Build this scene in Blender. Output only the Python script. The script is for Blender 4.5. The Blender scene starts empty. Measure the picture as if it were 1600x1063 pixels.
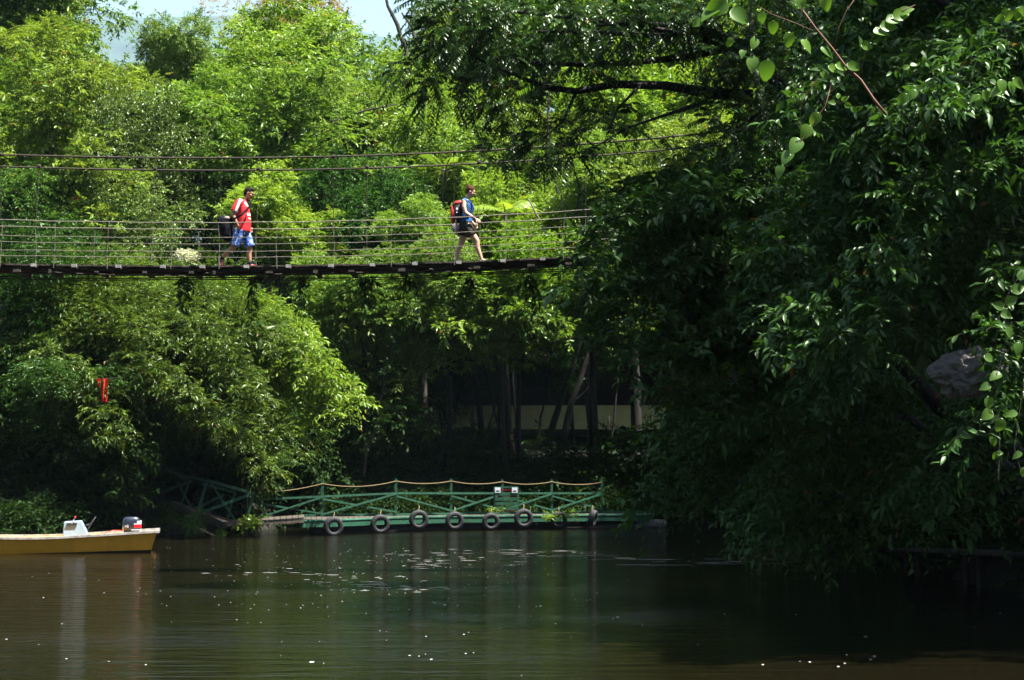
import bpy, bmesh, math, random
import numpy as np
from mathutils import Vector, Matrix

R = math.radians
S = bpy.context.scene
C = S.collection

# ------------------------------------------------------------------ camera, world, sun, exposure
F = 2800.0                      # focal length in pixels of the 1600 px wide photograph
CAMH = 2.4
PITCH = math.atan((720 - 531.5) / F)
cam = bpy.data.cameras.new("camera")
cam.sensor_width = 36
cam.lens = F / 1600 * 36
cam.clip_end = 20000
co = bpy.data.objects.new("camera", cam)
C.objects.link(co)
co.location = (0, 0, CAMH)
co.rotation_euler = (R(90) + PITCH, 0, 0)
S.camera = co
SUN_EL, SUN_AZ = R(66), R(112)     # azimuth measured from +Y (the view direction) towards +X
w = bpy.data.worlds.new("World")
S.world = w
w.use_nodes = True
nt = w.node_tree
sky = nt.nodes.new("ShaderNodeTexSky")
sky.sky_type = 'NISHITA'
sky.sun_disc = False
sky.sun_elevation = SUN_EL
sky.sun_rotation = SUN_AZ
sky.air_density = 1.0
sky.dust_density = 2.5
bg = nt.nodes['Background']
bg.inputs['Strength'].default_value = 0.05
nt.links.new(sky.outputs[0], bg.inputs['Color'])
sl = bpy.data.lights.new("sun", 'SUN')
sl.energy = 5.0
sl.angle = R(0.5)
sl.color = (1.0, 0.95, 0.86)
so = bpy.data.objects.new("sun", sl)
C.objects.link(so)
sdir = Vector((math.sin(SUN_AZ) * math.cos(SUN_EL), math.cos(SUN_AZ) * math.cos(SUN_EL), math.sin(SUN_EL)))
so.rotation_euler = sdir.to_track_quat('Z', 'Y').to_euler()
so.location = (0, 0, 60)
S.view_settings.view_transform = 'Standard'
S.view_settings.look = 'None'
S.view_settings.exposure = 2.15
S.view_settings.gamma = 1
cy = S.cycles
cy.max_bounces = 6
cy.diffuse_bounces = 3
cy.glossy_bounces = 3
cy.transmission_bounces = 4
cy.transparent_max_bounces = 4
cy.volume_bounces = 0
cy.caustics_reflective = False
cy.caustics_refractive = False
cy.sample_clamp_indirect = 3.0
cy.use_denoising = True


def at(px, py, Y):
    """world point seen at photo pixel (px, py) at forward distance Y"""
    c, s = math.cos(PITCH), math.sin(PITCH)
    dx = (px - 800) / F
    dy = (531.5 - py) / F
    d = Vector((dx, c - s * dy, s + c * dy))
    t = Y / d.y
    return Vector((d.x * t, Y, CAMH + d.z * t))


def mpp(Y):
    return Y / F


# ------------------------------------------------------------------ materials
def mat(name, rgb=(.5, .5, .5), rough=.6, metal=0.0, var=0.0, scale=5.0, rgb2=None, bump=0.0, bscale=40.0, spec=0.5, stretch=(1, 1, 1), coat=0.0, lo=.35, hi=.65):
    m = bpy.data.materials.new(name)
    m.use_nodes = True
    n, l = m.node_tree.nodes, m.node_tree.links
    b = n['Principled BSDF']
    b.inputs['Roughness'].default_value = rough
    b.inputs['Metallic'].default_value = metal
    b.inputs['Specular IOR Level'].default_value = spec
    b.inputs['Coat Weight'].default_value = coat
    tc = n.new('ShaderNodeTexCoord')
    mp = n.new('ShaderNodeMapping')
    mp.inputs['Scale'].default_value = stretch
    l.new(tc.outputs['Object'], mp.inputs[0])
    nz = n.new('ShaderNodeTexNoise')
    nz.inputs['Scale'].default_value = scale
    nz.inputs['Detail'].default_value = 6
    nz.inputs['Roughness'].default_value = .65
    l.new(mp.outputs[0], nz.inputs['Vector'])
    cr = n.new('ShaderNodeValToRGB')
    a = rgb
    c2 = rgb2 if rgb2 else tuple(max(0, x * (1 - var)) for x in rgb)
    cr.color_ramp.elements[0].position = lo
    cr.color_ramp.elements[1].position = hi
    cr.color_ramp.elements[0].color = (*c2, 1)
    cr.color_ramp.elements[1].color = (*a, 1)
    l.new(nz.outputs['Fac'], cr.inputs[0])
    l.new(cr.outputs[0], b.inputs['Base Color'])
    if bump:
        bz = n.new('ShaderNodeTexNoise')
        bz.inputs['Scale'].default_value = bscale
        bz.inputs['Detail'].default_value = 5
        l.new(mp.outputs[0], bz.inputs['Vector'])
        bp = n.new('ShaderNodeBump')
        bp.inputs['Strength'].default_value = bump
        bp.inputs['Distance'].default_value = .05
        l.new(bz.outputs['Fac'], bp.inputs['Height'])
        l.new(bp.outputs[0], b.inputs['Normal'])
    return m


def leafmat(name, dark, light, accent, trans=.35, gloss=.06, rough=.35, acc=.985, hue=0.0):
    """foliage: every leaf has its own natural tone from the 'tint' attribute of the mesh"""
    m = bpy.data.materials.new(name)
    m.use_nodes = True
    n, l = m.node_tree.nodes, m.node_tree.links
    n.clear()
    out = n.new('ShaderNodeOutputMaterial')
    at_ = n.new('ShaderNodeAttribute')
    at_.attribute_name = 'tint'
    cr = n.new('ShaderNodeValToRGB')
    e = cr.color_ramp.elements
    e[0].position = 0.0
    e[0].color = (*dark, 1)
    e[1].position = .9
    e[1].color = (*light, 1)
    x = e.new(acc - .004)
    x.color = (*light, 1)
    x = e.new(acc)
    x.color = (*accent, 1)
    l.new(at_.outputs['Fac'], cr.inputs[0])
    oi = n.new('ShaderNodeObjectInfo')
    hs = n.new('ShaderNodeHueSaturation')
    mh = n.new('ShaderNodeMapRange')
    mh.inputs['To Min'].default_value = .5 - hue
    mh.inputs['To Max'].default_value = .5 + hue
    l.new(oi.outputs['Random'], mh.inputs['Value'])
    l.new(mh.outputs[0], hs.inputs['Hue'])
    mv = n.new('ShaderNodeMapRange')
    mv.inputs['To Min'].default_value = 1.18
    mv.inputs['To Max'].default_value = .82
    l.new(oi.outputs['Random'], mv.inputs['Value'])
    l.new(mv.outputs[0], hs.inputs['Value'])
    l.new(cr.outputs[0], hs.inputs['Color'])
    d = n.new('ShaderNodeBsdfDiffuse')
    l.new(hs.outputs[0], d.inputs['Color'])
    t = n.new('ShaderNodeBsdfTranslucent')
    mx = n.new('ShaderNodeMix')
    mx.data_type = 'RGBA'
    mx.blend_type = 'MULTIPLY'
    mx.inputs['Factor'].default_value = 1
    l.new(hs.outputs[0], mx.inputs['A'])
    mx.inputs['B'].default_value = (1.4, 1.35, .6, 1)
    l.new(mx.outputs['Result'], t.inputs['Color'])
    a = n.new('ShaderNodeMixShader')
    a.inputs[0].default_value = trans
    l.new(d.outputs[0], a.inputs[1])
    l.new(t.outputs[0], a.inputs[2])
    g = n.new('ShaderNodeBsdfGlossy')
    g.inputs['Roughness'].default_value = rough
    g.inputs['Color'].default_value = (.62, .7, .58, 1)
    b = n.new('ShaderNodeMixShader')
    b.inputs[0].default_value = gloss
    l.new(a.outputs[0], b.inputs[1])
    l.new(g.outputs[0], b.inputs[2])
    l.new(b.outputs[0], out.inputs['Surface'])
    return m


M = {}
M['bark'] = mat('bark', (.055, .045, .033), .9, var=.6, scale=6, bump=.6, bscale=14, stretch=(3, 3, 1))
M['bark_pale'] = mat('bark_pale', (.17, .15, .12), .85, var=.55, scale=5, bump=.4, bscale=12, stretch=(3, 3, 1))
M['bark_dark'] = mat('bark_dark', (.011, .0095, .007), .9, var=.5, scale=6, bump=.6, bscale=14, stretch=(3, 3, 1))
M['lime'] = leafmat('leaf_lime', (.065, .15, .012), (.215, .325, .045), (.30, .16, .02), .45, .03, hue=.012)
M['mid'] = leafmat('leaf_mid', (.038, .10, .014), (.175, .265, .042), (.26, .08, .02), .38, .025, hue=.014)
M['deep'] = leafmat('leaf_deep', (.022, .07, .013), (.075, .165, .027), (.22, .10, .02), .32, .025, hue=.012)
M['olive'] = leafmat('leaf_olive', (.035, .085, .012), (.14, .21, .022), (.26, .14, .03), .38, .025, hue=.012)
M['rust'] = leafmat('leaf_rust', (.11, .12, .02), (.27, .17, .05), (.32, .10, .03), .38, .04, acc=.93)
M['viny'] = leafmat('leaf_viny', (.045, .095, .02), (.15, .22, .055), (.20, .13, .06), .3, .035, acc=.86)
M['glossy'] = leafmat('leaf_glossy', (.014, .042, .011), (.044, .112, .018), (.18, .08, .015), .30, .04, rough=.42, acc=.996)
M['young'] = leafmat('leaf_young', (.06, .14, .018), (.10, .20, .025), (.24, .22, .03), .5, .05, acc=.97)
M['under'] = leafmat('leaf_under', (.010, .03, .008), (.028, .06, .013), (.06, .04, .012), .25, .012, rough=.6)  # near-black leaves; the deep shade of thicket and gaps is in the colour
M['dusk'] = leafmat('leaf_dusk', (.010, .034, .008), (.034, .088, .014), (.16, .09, .02), .30, .02, hue=.01)  # canopy shade is put into this darker green
M['shade_olive'] = leafmat('leaf_shade_olive', (.022, .055, .010), (.095, .15, .02), (.22, .12, .03), .36, .03)  # shaded copy of olive, the shade sits in the leaf colour
M['pinna'] = leafmat('leaf_pinnate', (.014, .042, .009), (.035, .085, .015), (.24, .11, .02), .35, .06, acc=.992)


# ------------------------------------------------------------------ object helpers
def tag(o, label=None, cat=None, group=None, kind=None):
    if label: o['label'] = label
    if cat: o['category'] = cat
    if group: o['group'] = group
    if kind: o['kind'] = kind
    return o


def empty(name, loc, rz=0.0, label=None, cat=None, group=None):
    o = bpy.data.objects.new(name, None)
    o.empty_display_size = .2
    C.objects.link(o)
    o.location = loc
    o.rotation_euler = (0, 0, rz)
    return tag(o, label, cat, group)


def np_mesh(name, V, T, mats, tint=None, midx=None, smooth=True):
    """triangles only"""
    me = bpy.data.meshes.new(name)
    V = np.ascontiguousarray(V, dtype=np.float32)
    T = np.ascontiguousarray(T, dtype=np.int32)
    me.vertices.add(len(V))
    me.vertices.foreach_set('co', V.ravel())
    me.loops.add(T.size)
    me.loops.foreach_set('vertex_index', T.ravel())
    me.polygons.add(len(T))
    me.polygons.foreach_set('loop_start', np.arange(0, T.size, 3, dtype=np.int32))
    if smooth:
        me.polygons.foreach_set('use_smooth', np.ones(len(T), dtype=bool))
    if midx is not None:
        me.polygons.foreach_set('material_index', midx.astype(np.int32))
    if tint is not None:
        a = me.attributes.new('tint', 'FLOAT', 'POINT')
        a.data.foreach_set('value', tint.astype(np.float32))
    me.update(calc_edges=True)
    for m in mats: me.materials.append(m)
    return me


def link(name, me, parent=None, loc=None):
    o = bpy.data.objects.new(name, me)
    C.objects.link(o)
    if parent is not None: o.parent = parent
    if loc is not None: o.location = loc
    return o


class MB:
    """collects simple solids into one mesh"""

    def __init__(s):
        s.v, s.f, s.m = [], [], []

    def add(s, v, f, mi=0):
        o = len(s.v)
        s.v += [tuple(x) for x in v]
        s.f += [tuple(i + o for i in q) for q in f]
        s.m += [mi] * len(f)

    def box(s, c, size, rot=None, mi=0, taper=1.0):
        x, y, z = [k / 2 for k in size]
        vs = []
        for dz in (-1, 1):
            k = taper if dz > 0 else 1
            for dx, dy in ((-1, -1), (1, -1), (1, 1), (-1, 1)):
                p = Vector((dx * x * k, dy * y * k, dz * z))
                if rot is not None: p = rot @ p
                vs.append(p + Vector(c))
        s.add(vs, [(3, 2, 1, 0), (4, 5, 6, 7), (0, 1, 5, 4), (1, 2, 6, 5), (2, 3, 7, 6), (3, 0, 4, 7)], mi)

    def bar(s, a, b, w_, h_, mi=0):
        """rectangular bar from a to b, h_ along the up-ish direction"""
        a, b = Vector(a), Vector(b)
        d = (b - a).normalized()
        up = Vector((0, 0, 1)) if abs(d.z) < .97 else Vector((0, 1, 0))
        sd = d.cross(up).normalized()
        u = sd.cross(d).normalized()
        vs = []
        for p in (a, b):
            for i, j in ((-1, -1), (1, -1), (1, 1), (-1, 1)):
                vs.append(p + sd * (i * w_ / 2) + u * (j * h_ / 2))
        s.add(vs, [(3, 2, 1, 0), (4, 5, 6, 7), (0, 1, 5, 4), (1, 2, 6, 5), (2, 3, 7, 6), (3, 0, 4, 7)], mi)

    def tube(s, pts, rad, n=6, mi=0, closed=False):
        pts = [Vector(p) for p in pts]
        if not hasattr(rad, '__len__'): rad = [rad] * len(pts)
        k = len(pts)
        d0 = (pts[1] - pts[0]).normalized()
        ref = Vector((0, 0, 1)) if abs(d0.z) < .9 else Vector((0, 1, 0))
        u = d0.cross(ref).normalized()
        vs = []
        for i, p in enumerate(pts):
            if closed:
                d = (pts[(i + 1) % k] - pts[i - 1]).normalized()
            else:
                d = (pts[min(i + 1, k - 1)] - pts[max(i - 1, 0)]).normalized()
            u = (u - d * u.dot(d)).normalized()
            v = d.cross(u)
            for j in range(n):
                a = 2 * math.pi * j / n
                vs.append(p + (u * math.cos(a) + v * math.sin(a)) * rad[i])
        fs = []
        for i in range(k if closed else k - 1):
            for j in range(n):
                a, b = i * n + j, i * n + (j + 1) % n
                c, d = ((i + 1) % k) * n + (j + 1) % n, ((i + 1) % k) * n + j
                fs.append((a, b, c, d))
        if not closed:
            fs.append(tuple(range(n))[::-1])
            fs.append(tuple((k - 1) * n + j for j in range(n)))
        s.add(vs, fs, mi)

    def ell(s, c, r, n=12, m=8, rot=None, mi=0):
        vs = [(0, 0, 1)]
        for i in range(1, m):
            t = math.pi * i / m
            for j in range(n):
                a = 2 * math.pi * j / n
                vs.append((math.sin(t) * math.cos(a), math.sin(t) * math.sin(a), math.cos(t)))
        vs.append((0, 0, -1))
        out = []
        for v in vs:
            p = Vector((v[0] * r[0], v[1] * r[1], v[2] * r[2]))
            if rot is not None: p = rot @ p
            out.append(p + Vector(c))
        fs = [(0, 1 + j, 1 + (j + 1) % n) for j in range(n)]
        for i in range(m - 2):
            for j in range(n):
                a = 1 + i * n + j
                b = 1 + i * n + (j + 1) % n
                fs.append((a, a + n, b + n, b))
        L = len(vs) - 1
        fs += [(L, 1 + (m - 2) * n + (j + 1) % n, 1 + (m - 2) * n + j) for j in range(n)]
        s.add(out, fs, mi)

    def loft(s, rings, mi=0, cap=True):
        """rings: equal-length lists of points"""
        n = len(rings[0])
        vs = [p for r in rings for p in r]
        fs = []
        for i in range(len(rings) - 1):
            for j in range(n):
                fs.append((i * n + j, i * n + (j + 1) % n, (i + 1) * n + (j + 1) % n, (i + 1) * n + j))
        if cap:
            fs.append(tuple(range(n))[::-1])
            fs.append(tuple((len(rings) - 1) * n + j for j in range(n)))
        s.add(vs, fs, mi)

    def mesh(s, name, mats, smooth=False):
        me = bpy.data.meshes.new(name)
        me.from_pydata(s.v, [], s.f)
        if not isinstance(mats, (list, tuple)): mats = [mats]
        for m in mats: me.materials.append(m)
        me.polygons.foreach_set('material_index', s.m)
        me.polygons.foreach_set('use_smooth', [smooth] * len(s.f))
        bm = bmesh.new()
        bm.from_mesh(me)
        bmesh.ops.recalc_face_normals(bm, faces=bm.faces)
        bm.to_mesh(me)
        bm.free()
        me.update()
        return me

    def build(s, name, mats, parent=None, smooth=False, bevel=0.0):
        me = s.mesh(name, mats, smooth)
        o = link(name, me, parent)
        if bevel:
            b = o.modifiers.new('b', 'BEVEL')
            b.width = bevel
            b.segments = 2
            b.limit_method = 'ANGLE'
        return o


# ------------------------------------------------------------------ foliage
def unit(a):
    return a / np.maximum(np.linalg.norm(a, axis=-1, keepdims=True), 1e-9)


def leaf_arrays(P, D, N, L, W, shape, rng, curl=.25):
    """P base, D direction, N normal, L length, W width -> verts, tris per leaf"""
    n = len(P)
    D = unit(D)
    B = unit(np.cross(D, N))
    N = np.cross(B, D)
    L = L[:, None]
    W = W[:, None]
    if shape == 2:      # broad ovate leaf with a smooth outline
        ts = [0, .06, .2, .38, .56, .74, .9, 1.0]
        ws = [0, .26, .46, .5, .44, .31, .13, 0]
        rows = []
        for t, h in zip(ts, ws):
            c = P + D * L * t + N * L * curl * (.5 * t * (1 - t) - .35 * t * t)
            rows += [c, c - B * W * h + N * W * h * .3, c + B * W * h + N * W * h * .3]
        V = np.stack(rows, 1)
        q = []
        for i in range(len(ts) - 1):
            a, b = i * 3, i * 3 + 3
            q += [[a, b, b + 1], [a, b + 1, a + 1], [a, a + 2, b + 2], [a, b + 2, b]]
        T = np.array(q)
    elif shape == 0:      # folded diamond for far trees
        V = np.stack([P, P + D * L * .45 - B * W * .5 + N * W * .18, P + D * L - N * L * curl * .5, P + D * L * .45 + B * W * .5 + N * W * .18], 1)
        T = np.array([[0, 1, 2], [0, 2, 3]])
    else:
        c = curl
        m1 = P + D * L * .3 + N * L * c * .10
        m2 = P + D * L * .68 - N * L * c * .05
        tip = P + D * L * .98 - N * L * c * .45
        f = W * .14
        wa, wb = (.5, .42) if shape == 1 else (.55, .5)
        V = np.stack([P, m1, m2, tip,
                      m1 - B * W * wa + N * f, m2 - B * W * wb + N * f,
                      m1 + B * W * wa + N * f, m2 + B * W * wb + N * f], 1)
        T = np.array([[0, 6, 1], [0, 1, 4], [1, 6, 7], [1, 7, 2], [1, 2, 5], [1, 5, 4], [2, 7, 3], [2, 3, 5]])
    k = V.shape[1]
    T = (T[None] + (np.arange(n) * k)[:, None, None]).reshape(-1, 3)
    return V.reshape(-1, 3), T, k


def sprays(Pb, Td, rng, nl=9, length=.5, L=.16, W=.06, shape=0, droop=.3, flat=.5, jitter=.35, pinnate=False, twig=0.0, ltd=.25, curl=.25, ang=.9):
    """leaves along twigs. Pb (m,3) twig bases, Td (m,3) directions"""
    m = len(Pb)
    Td = unit(Td)
    up = np.array([0, 0, 1.0])
    ln = length * rng.uniform(.6, 1.3, m)
    ref = unit(np.cross(Td, up) + rng.normal(0, .12, (m, 3)))
    nrm = unit(np.cross(ref, Td))                    # upper side of the twig
    nrm[nrm[:, 2] < 0] *= -1
    t = np.linspace(.12, 1, nl)[None, :, None]
    pos = Pb[:, None] + Td[:, None] * (ln[:, None, None] * t) - up * (ln[:, None, None] * droop * t * t * .6)
    tang = unit(Td[:, None] - up * (droop * 1.2 * t))
    side = np.where(np.arange(nl) % 2 == 0, 1.0, -1.0)[None, :, None]
    last = (np.arange(nl) == nl - 1)[None, :, None]
    sp = np.where(last, 0.0, 1.0) * side
    D = tang * .55 + ref[:, None] * sp * ang - up * ltd + rng.normal(0, jitter * (.35 if pinnate else 1), (m, nl, 3))
    Nn = nrm[:, None] * flat + up * (1 - flat) * .6 + rng.normal(0, jitter * .8, (m, nl, 3))
    sz = rng.uniform(.7, 1.2, (m, nl)) * np.exp(rng.normal(0, .22, (m, 1)))
    if pinnate:
        sz = .55 + .6 * np.sin(np.linspace(.35, 2.9, nl))[None] * np.ones((m, 1))
    V, T, k = leaf_arrays(pos.reshape(-1, 3), D.reshape(-1, 3), Nn.reshape(-1, 3), (L * sz).ravel(), (W * sz * (1 if pinnate else rng.uniform(.8, 1.2, (m, nl)))).ravel(), shape, rng, curl)
    ts = rng.uniform(0, 1, (m, 1)) * .6 + rng.uniform(0, 1, (m, nl)) * .4
    ts = np.where(rng.uniform(0, 1, (m, nl)) > .9955, .999, ts * .975)
    tint = np.repeat(ts.ravel(), k)
    mi = np.zeros(len(T), int)
    if twig > 0:
        # three-sided twigs with two segments
        a, b, c = Pb, pos[:, nl // 2], pos[:, -1]
        ring = []
        for q, r_ in ((a, twig), (b, twig * .7), (c, twig * .3)):
            for j in range(3):
                an = 2 * math.pi * j / 3
                ring.append(q + (ref * math.cos(an) + nrm * math.sin(an)) * r_)
        Vt = np.stack(ring, 1)
        q = []
        for s_ in (0, 3):
            for j in range(3):
                k2 = (j + 1) % 3
                q += [[s_ + j, s_ + k2, s_ + 3 + k2], [s_ + j, s_ + 3 + k2, s_ + 3 + j]]
        Tt = (np.array(q)[None] + (np.arange(m) * 9)[:, None, None]).reshape(-1, 3) + len(V)
        V = np.concatenate([V, Vt.reshape(-1, 3)])
        T = np.concatenate([T, Tt])
        tint = np.concatenate([tint, np.zeros(m * 9)])
        mi = np.concatenate([mi, np.ones(len(Tt), int)])
    return V, T, tint, mi


def puff_sprays(puffs, rng, dens, low=.35, shell=.55, sq=.8, outw=1.0, updir=.35):
    """twig bases and directions on lumpy clumps (cx,cy,cz,r)"""
    Ps, Ds = [], []
    for c in puffs:
        x, y, z, r = c[:4]
        k = c[4] if len(c) > 4 else 1.0
        n = max(4, int(dens * r * r * k))
        d = unit(rng.normal(0, 1, (n, 3)))
        keep = (d[:, 2] > -low) | (rng.uniform(0, 1, n) < .35)
        d = d[keep]
        n = len(d)
        # uneven surface: a few random bumps per clump
        bump = np.ones(n)
        for _ in range(6):
            q = unit(rng.normal(0, 1, 3))
            bump += rng.uniform(-.4, .42) * np.clip((d @ q - .35) / .65, 0, 1)
        rad = r * bump * (shell + (1 - shell) * rng.uniform(0, 1, n) ** .5)
        shoot = rng.uniform(0, 1, n) < .09
        rad = np.where(shoot, r * rng.uniform(1.0, 1.55, n), rad)
        p = d * rad[:, None]
        p[:, 2] *= sq
        Ps.append(p + np.array([x, y, z]))
        Ds.append(d * outw + np.array([0, 0, updir]) + rng.normal(0, .35, (n, 3)))
    return np.concatenate(Ps), np.concatenate(Ds)


def puff_layout(rng, Rr, H, n, r0=.26, r1=.42, top=.15):
    out = []
    for i in range(n):
        d = unit(rng.normal(0, 1, 3))
        q = rng.uniform(.4, 1.15)
        z = d[2] * q * H
        z = z * .75 + top * H
        out.append((d[0] * q * Rr * .85, d[1] * q * Rr * .85, z, Rr * rng.uniform(r0, r1)))
    out.append((0, 0, H * .2, Rr * .5))
    return out


ARCH = {}


def arch(key, seed, material, Rr=4.0, H=3.4, n=16, dens=150, **kw):
    rng = np.random.default_rng(seed)
    pk = {k: kw.pop(k) for k in list(kw) if k in ('low', 'shell', 'sq', 'outw', 'updir')}
    lk = {k: kw.pop(k) for k in list(kw) if k in ('r0', 'r1', 'top')}
    puffs = puff_layout(rng, Rr, H, n, **lk)
    P, D = puff_sprays(puffs, rng, dens, **pk)
    V, T, tint, mi = sprays(P, D, rng, **kw)
    ARCH[key] = (np_mesh('crown_' + key, V, T, [M[material], M['bark']], tint, mi), Rr, puffs)


arch('lime1', 1, 'lime', H=5, n=38, low=.8, r0=.14, r1=.32, nl=8, length=.55, L=.23, W=.1)
arch('lime2', 2, 'lime', H=4.6, low=.8, n=38, r0=.14, r1=.3, dens=190, nl=8, length=.6, L=.26, W=.09, droop=.5)
arch('mid1', 3, 'mid', H=5, n=38, low=.8, r0=.14, r1=.32, nl=8, length=.5, L=.2, W=.08, dens=165)
arch('mid2', 4, 'mid', H=5.2, low=.8, n=40, r0=.14, r1=.32, dens=170, nl=9, length=.6, L=.2, W=.085, droop=.45)
arch('deep1', 5, 'deep', H=5, n=38, low=.8, r0=.14, r1=.32, nl=8, length=.5, L=.22, W=.09, droop=.5, dens=160)
arch('deep2', 6, 'deep', H=5, low=.8, n=40, r0=.18, r1=.34, nl=9, length=.6, L=.2, W=.07, droop=.7, dens=160)
arch('fine1', 7, 'olive', H=4.6, n=38, low=.8, r0=.18, r1=.36, nl=12, length=.5, L=.12, W=.04, dens=190, droop=.4)
arch('fine2', 8, 'mid', n=20, nl=14, length=.7, L=.13, W=.045, dens=130, droop=.6, pinnate=True, jitter=.2)
arch('rust1', 9, 'rust', n=14, r0=.18, r1=.3, nl=8, length=.5, L=.15, W=.06, dens=110, sq=.5)
arch('viny1', 10, 'viny', H=5.5, low=.9, n=38, r0=.2, r1=.34, nl=7, length=.6, L=.16, W=.11, dens=150, droop=.9)
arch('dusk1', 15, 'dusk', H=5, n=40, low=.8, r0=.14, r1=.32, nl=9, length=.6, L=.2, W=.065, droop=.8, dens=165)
arch('bush1', 11, 'lime', Rr=1.5, H=1.3, n=9, nl=7, length=.4, L=.17, W=.07, dens=170)
arch('bush2', 12, 'deep', Rr=1.5, H=1.3, n=9, nl=7, length=.4, L=.15, W=.055, dens=170)


# ------------------------------------------------------------------ ground, river, sky things
def bank_y(x):
    return np.interp(x, [-60, -25, -14, -12.5, -9.6, -8.2, -1, 8, 30, 60], [44, 49, 53, 58, 61, 65, 67.4, 68.5, 66, 60])


def bank_xr(y):
    return np.interp(y, [-60, 0, 20, 38, 50, 62, 80], [14, 10.5, 9.6, 9.2, 9.4, 10, 14])


def bank_xl(y):
    return np.interp(y, [-60, 0, 20, 38, 50], [-20, -17, -16, -17, -22])


def ground_z(x, y):
    x = np.asarray(x, float)
    y = np.asarray(y, float)
    d = np.maximum(np.maximum(y - bank_y(x), x - bank_xr(y)), bank_xl(y) - x)
    d = np.maximum(d, np.minimum(-16 - y, 60))
    d = d + .5 * np.sin(x * .9 + y * .4) * np.cos(y * .7 - x * .3)
    land = 3.3 * (1 - np.exp(-np.maximum(d, 0) / 4.0)) + .1 * np.sin(x * 1.7) * np.sin(y * 1.3)
    land = land + np.clip(y - 82, 0, 70) * .16
    return np.where(d < 0, np.maximum(-2.2, d * .45 - .04), land)


def make_ground():
    u = np.linspace(-1, 1, 171)
    xs = 45 * u + 7500 * u ** 5
    v = np.linspace(-1, 1, 221)
    ys = 45 + 75 * v + np.where(v > 0, 13000, 300) * v ** 5
    X, Y = np.meshgrid(xs, ys)
    Z = ground_z(X, Y)
    V = np.stack([X.ravel(), Y.ravel(), Z.ravel()], 1)
    nx = len(xs)
    i, j = np.meshgrid(np.arange(nx - 1), np.arange(len(ys) - 1))
    a = (j * nx + i).ravel()
    T = np.concatenate([np.stack([a, a + 1, a + nx + 1], 1), np.stack([a, a + nx + 1, a + nx], 1)])
    m = mat('ground_soil', (.010, .008, .005), .95, rgb2=(.005, .006, .003), scale=.8, bump=.8, bscale=6)  # soil kept near black in place of shade on the banks
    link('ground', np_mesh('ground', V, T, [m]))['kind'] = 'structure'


make_ground()


def make_water():
    m = bpy.data.materials.new('river_water')
    m.use_nodes = True
    n, l = m.node_tree.nodes, m.node_tree.links
    b = n['Principled BSDF']
    b.inputs['Base Color'].default_value = (.0055, .0047, .002, 1)
    b.inputs['Roughness'].default_value = .08
    b.inputs['IOR'].default_value = 1.33
    tc = n.new('ShaderNodeTexCoord')

    def noise(scale, sc, det=3.0, rough=.55):
        mp = n.new('ShaderNodeMapping')
        mp.inputs['Scale'].default_value = sc
        l.new(tc.outputs['Object'], mp.inputs[0])
        q = n.new('ShaderNodeTexNoise')
        q.inputs['Scale'].default_value = scale
        q.inputs['Detail'].default_value = det
        q.inputs['Roughness'].default_value = rough
        l.new(mp.outputs[0], q.inputs['Vector'])
        return q
    n1 = noise(1.0, (.8, 3.2, 1), 5)
    n2 = noise(1.0, (3.0, 12, 1), 3)
    n3 = noise(.35, (.35, .8, 1), 2)      # where the current ruffles the surface
    cr = n.new('ShaderNodeMapRange')
    cr.inputs['From Min'].default_value = .48
    cr.inputs['From Max'].default_value = .68
    cr.inputs['To Min'].default_value = .15
    cr.inputs['To Max'].default_value = 1.0
    l.new(n3.outputs['Fac'], cr.inputs['Value'])
    ml = n.new('ShaderNodeMath')
    ml.operation = 'MULTIPLY'
    l.new(n2.outputs['Fac'], ml.inputs[0])
    l.new(cr.outputs[0], ml.inputs[1])
    b1 = n.new('ShaderNodeBump')
    b1.inputs['Strength'].default_value = .8
    b1.inputs['Distance'].default_value = .05
    l.new(n1.outputs['Fac'], b1.inputs['Height'])
    b2 = n.new('ShaderNodeBump')
    b2.inputs['Strength'].default_value = .5
    b2.inputs['Distance'].default_value = .04
    l.new(ml.outputs[0], b2.inputs['Height'])
    l.new(b1.outputs[0], b2.inputs['Normal'])
    l.new(b2.outputs[0], b.inputs['Normal'])
    V = np.array([(-70, -70, 0), (70, -70, 0), (70, 90, 0), (-70, 90, 0)], float)
    o = link('river_water', np_mesh('river_water', V, np.array([[0, 1, 2], [0, 2, 3]]), [m]))
    o['kind'] = 'structure'


make_water()


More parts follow.
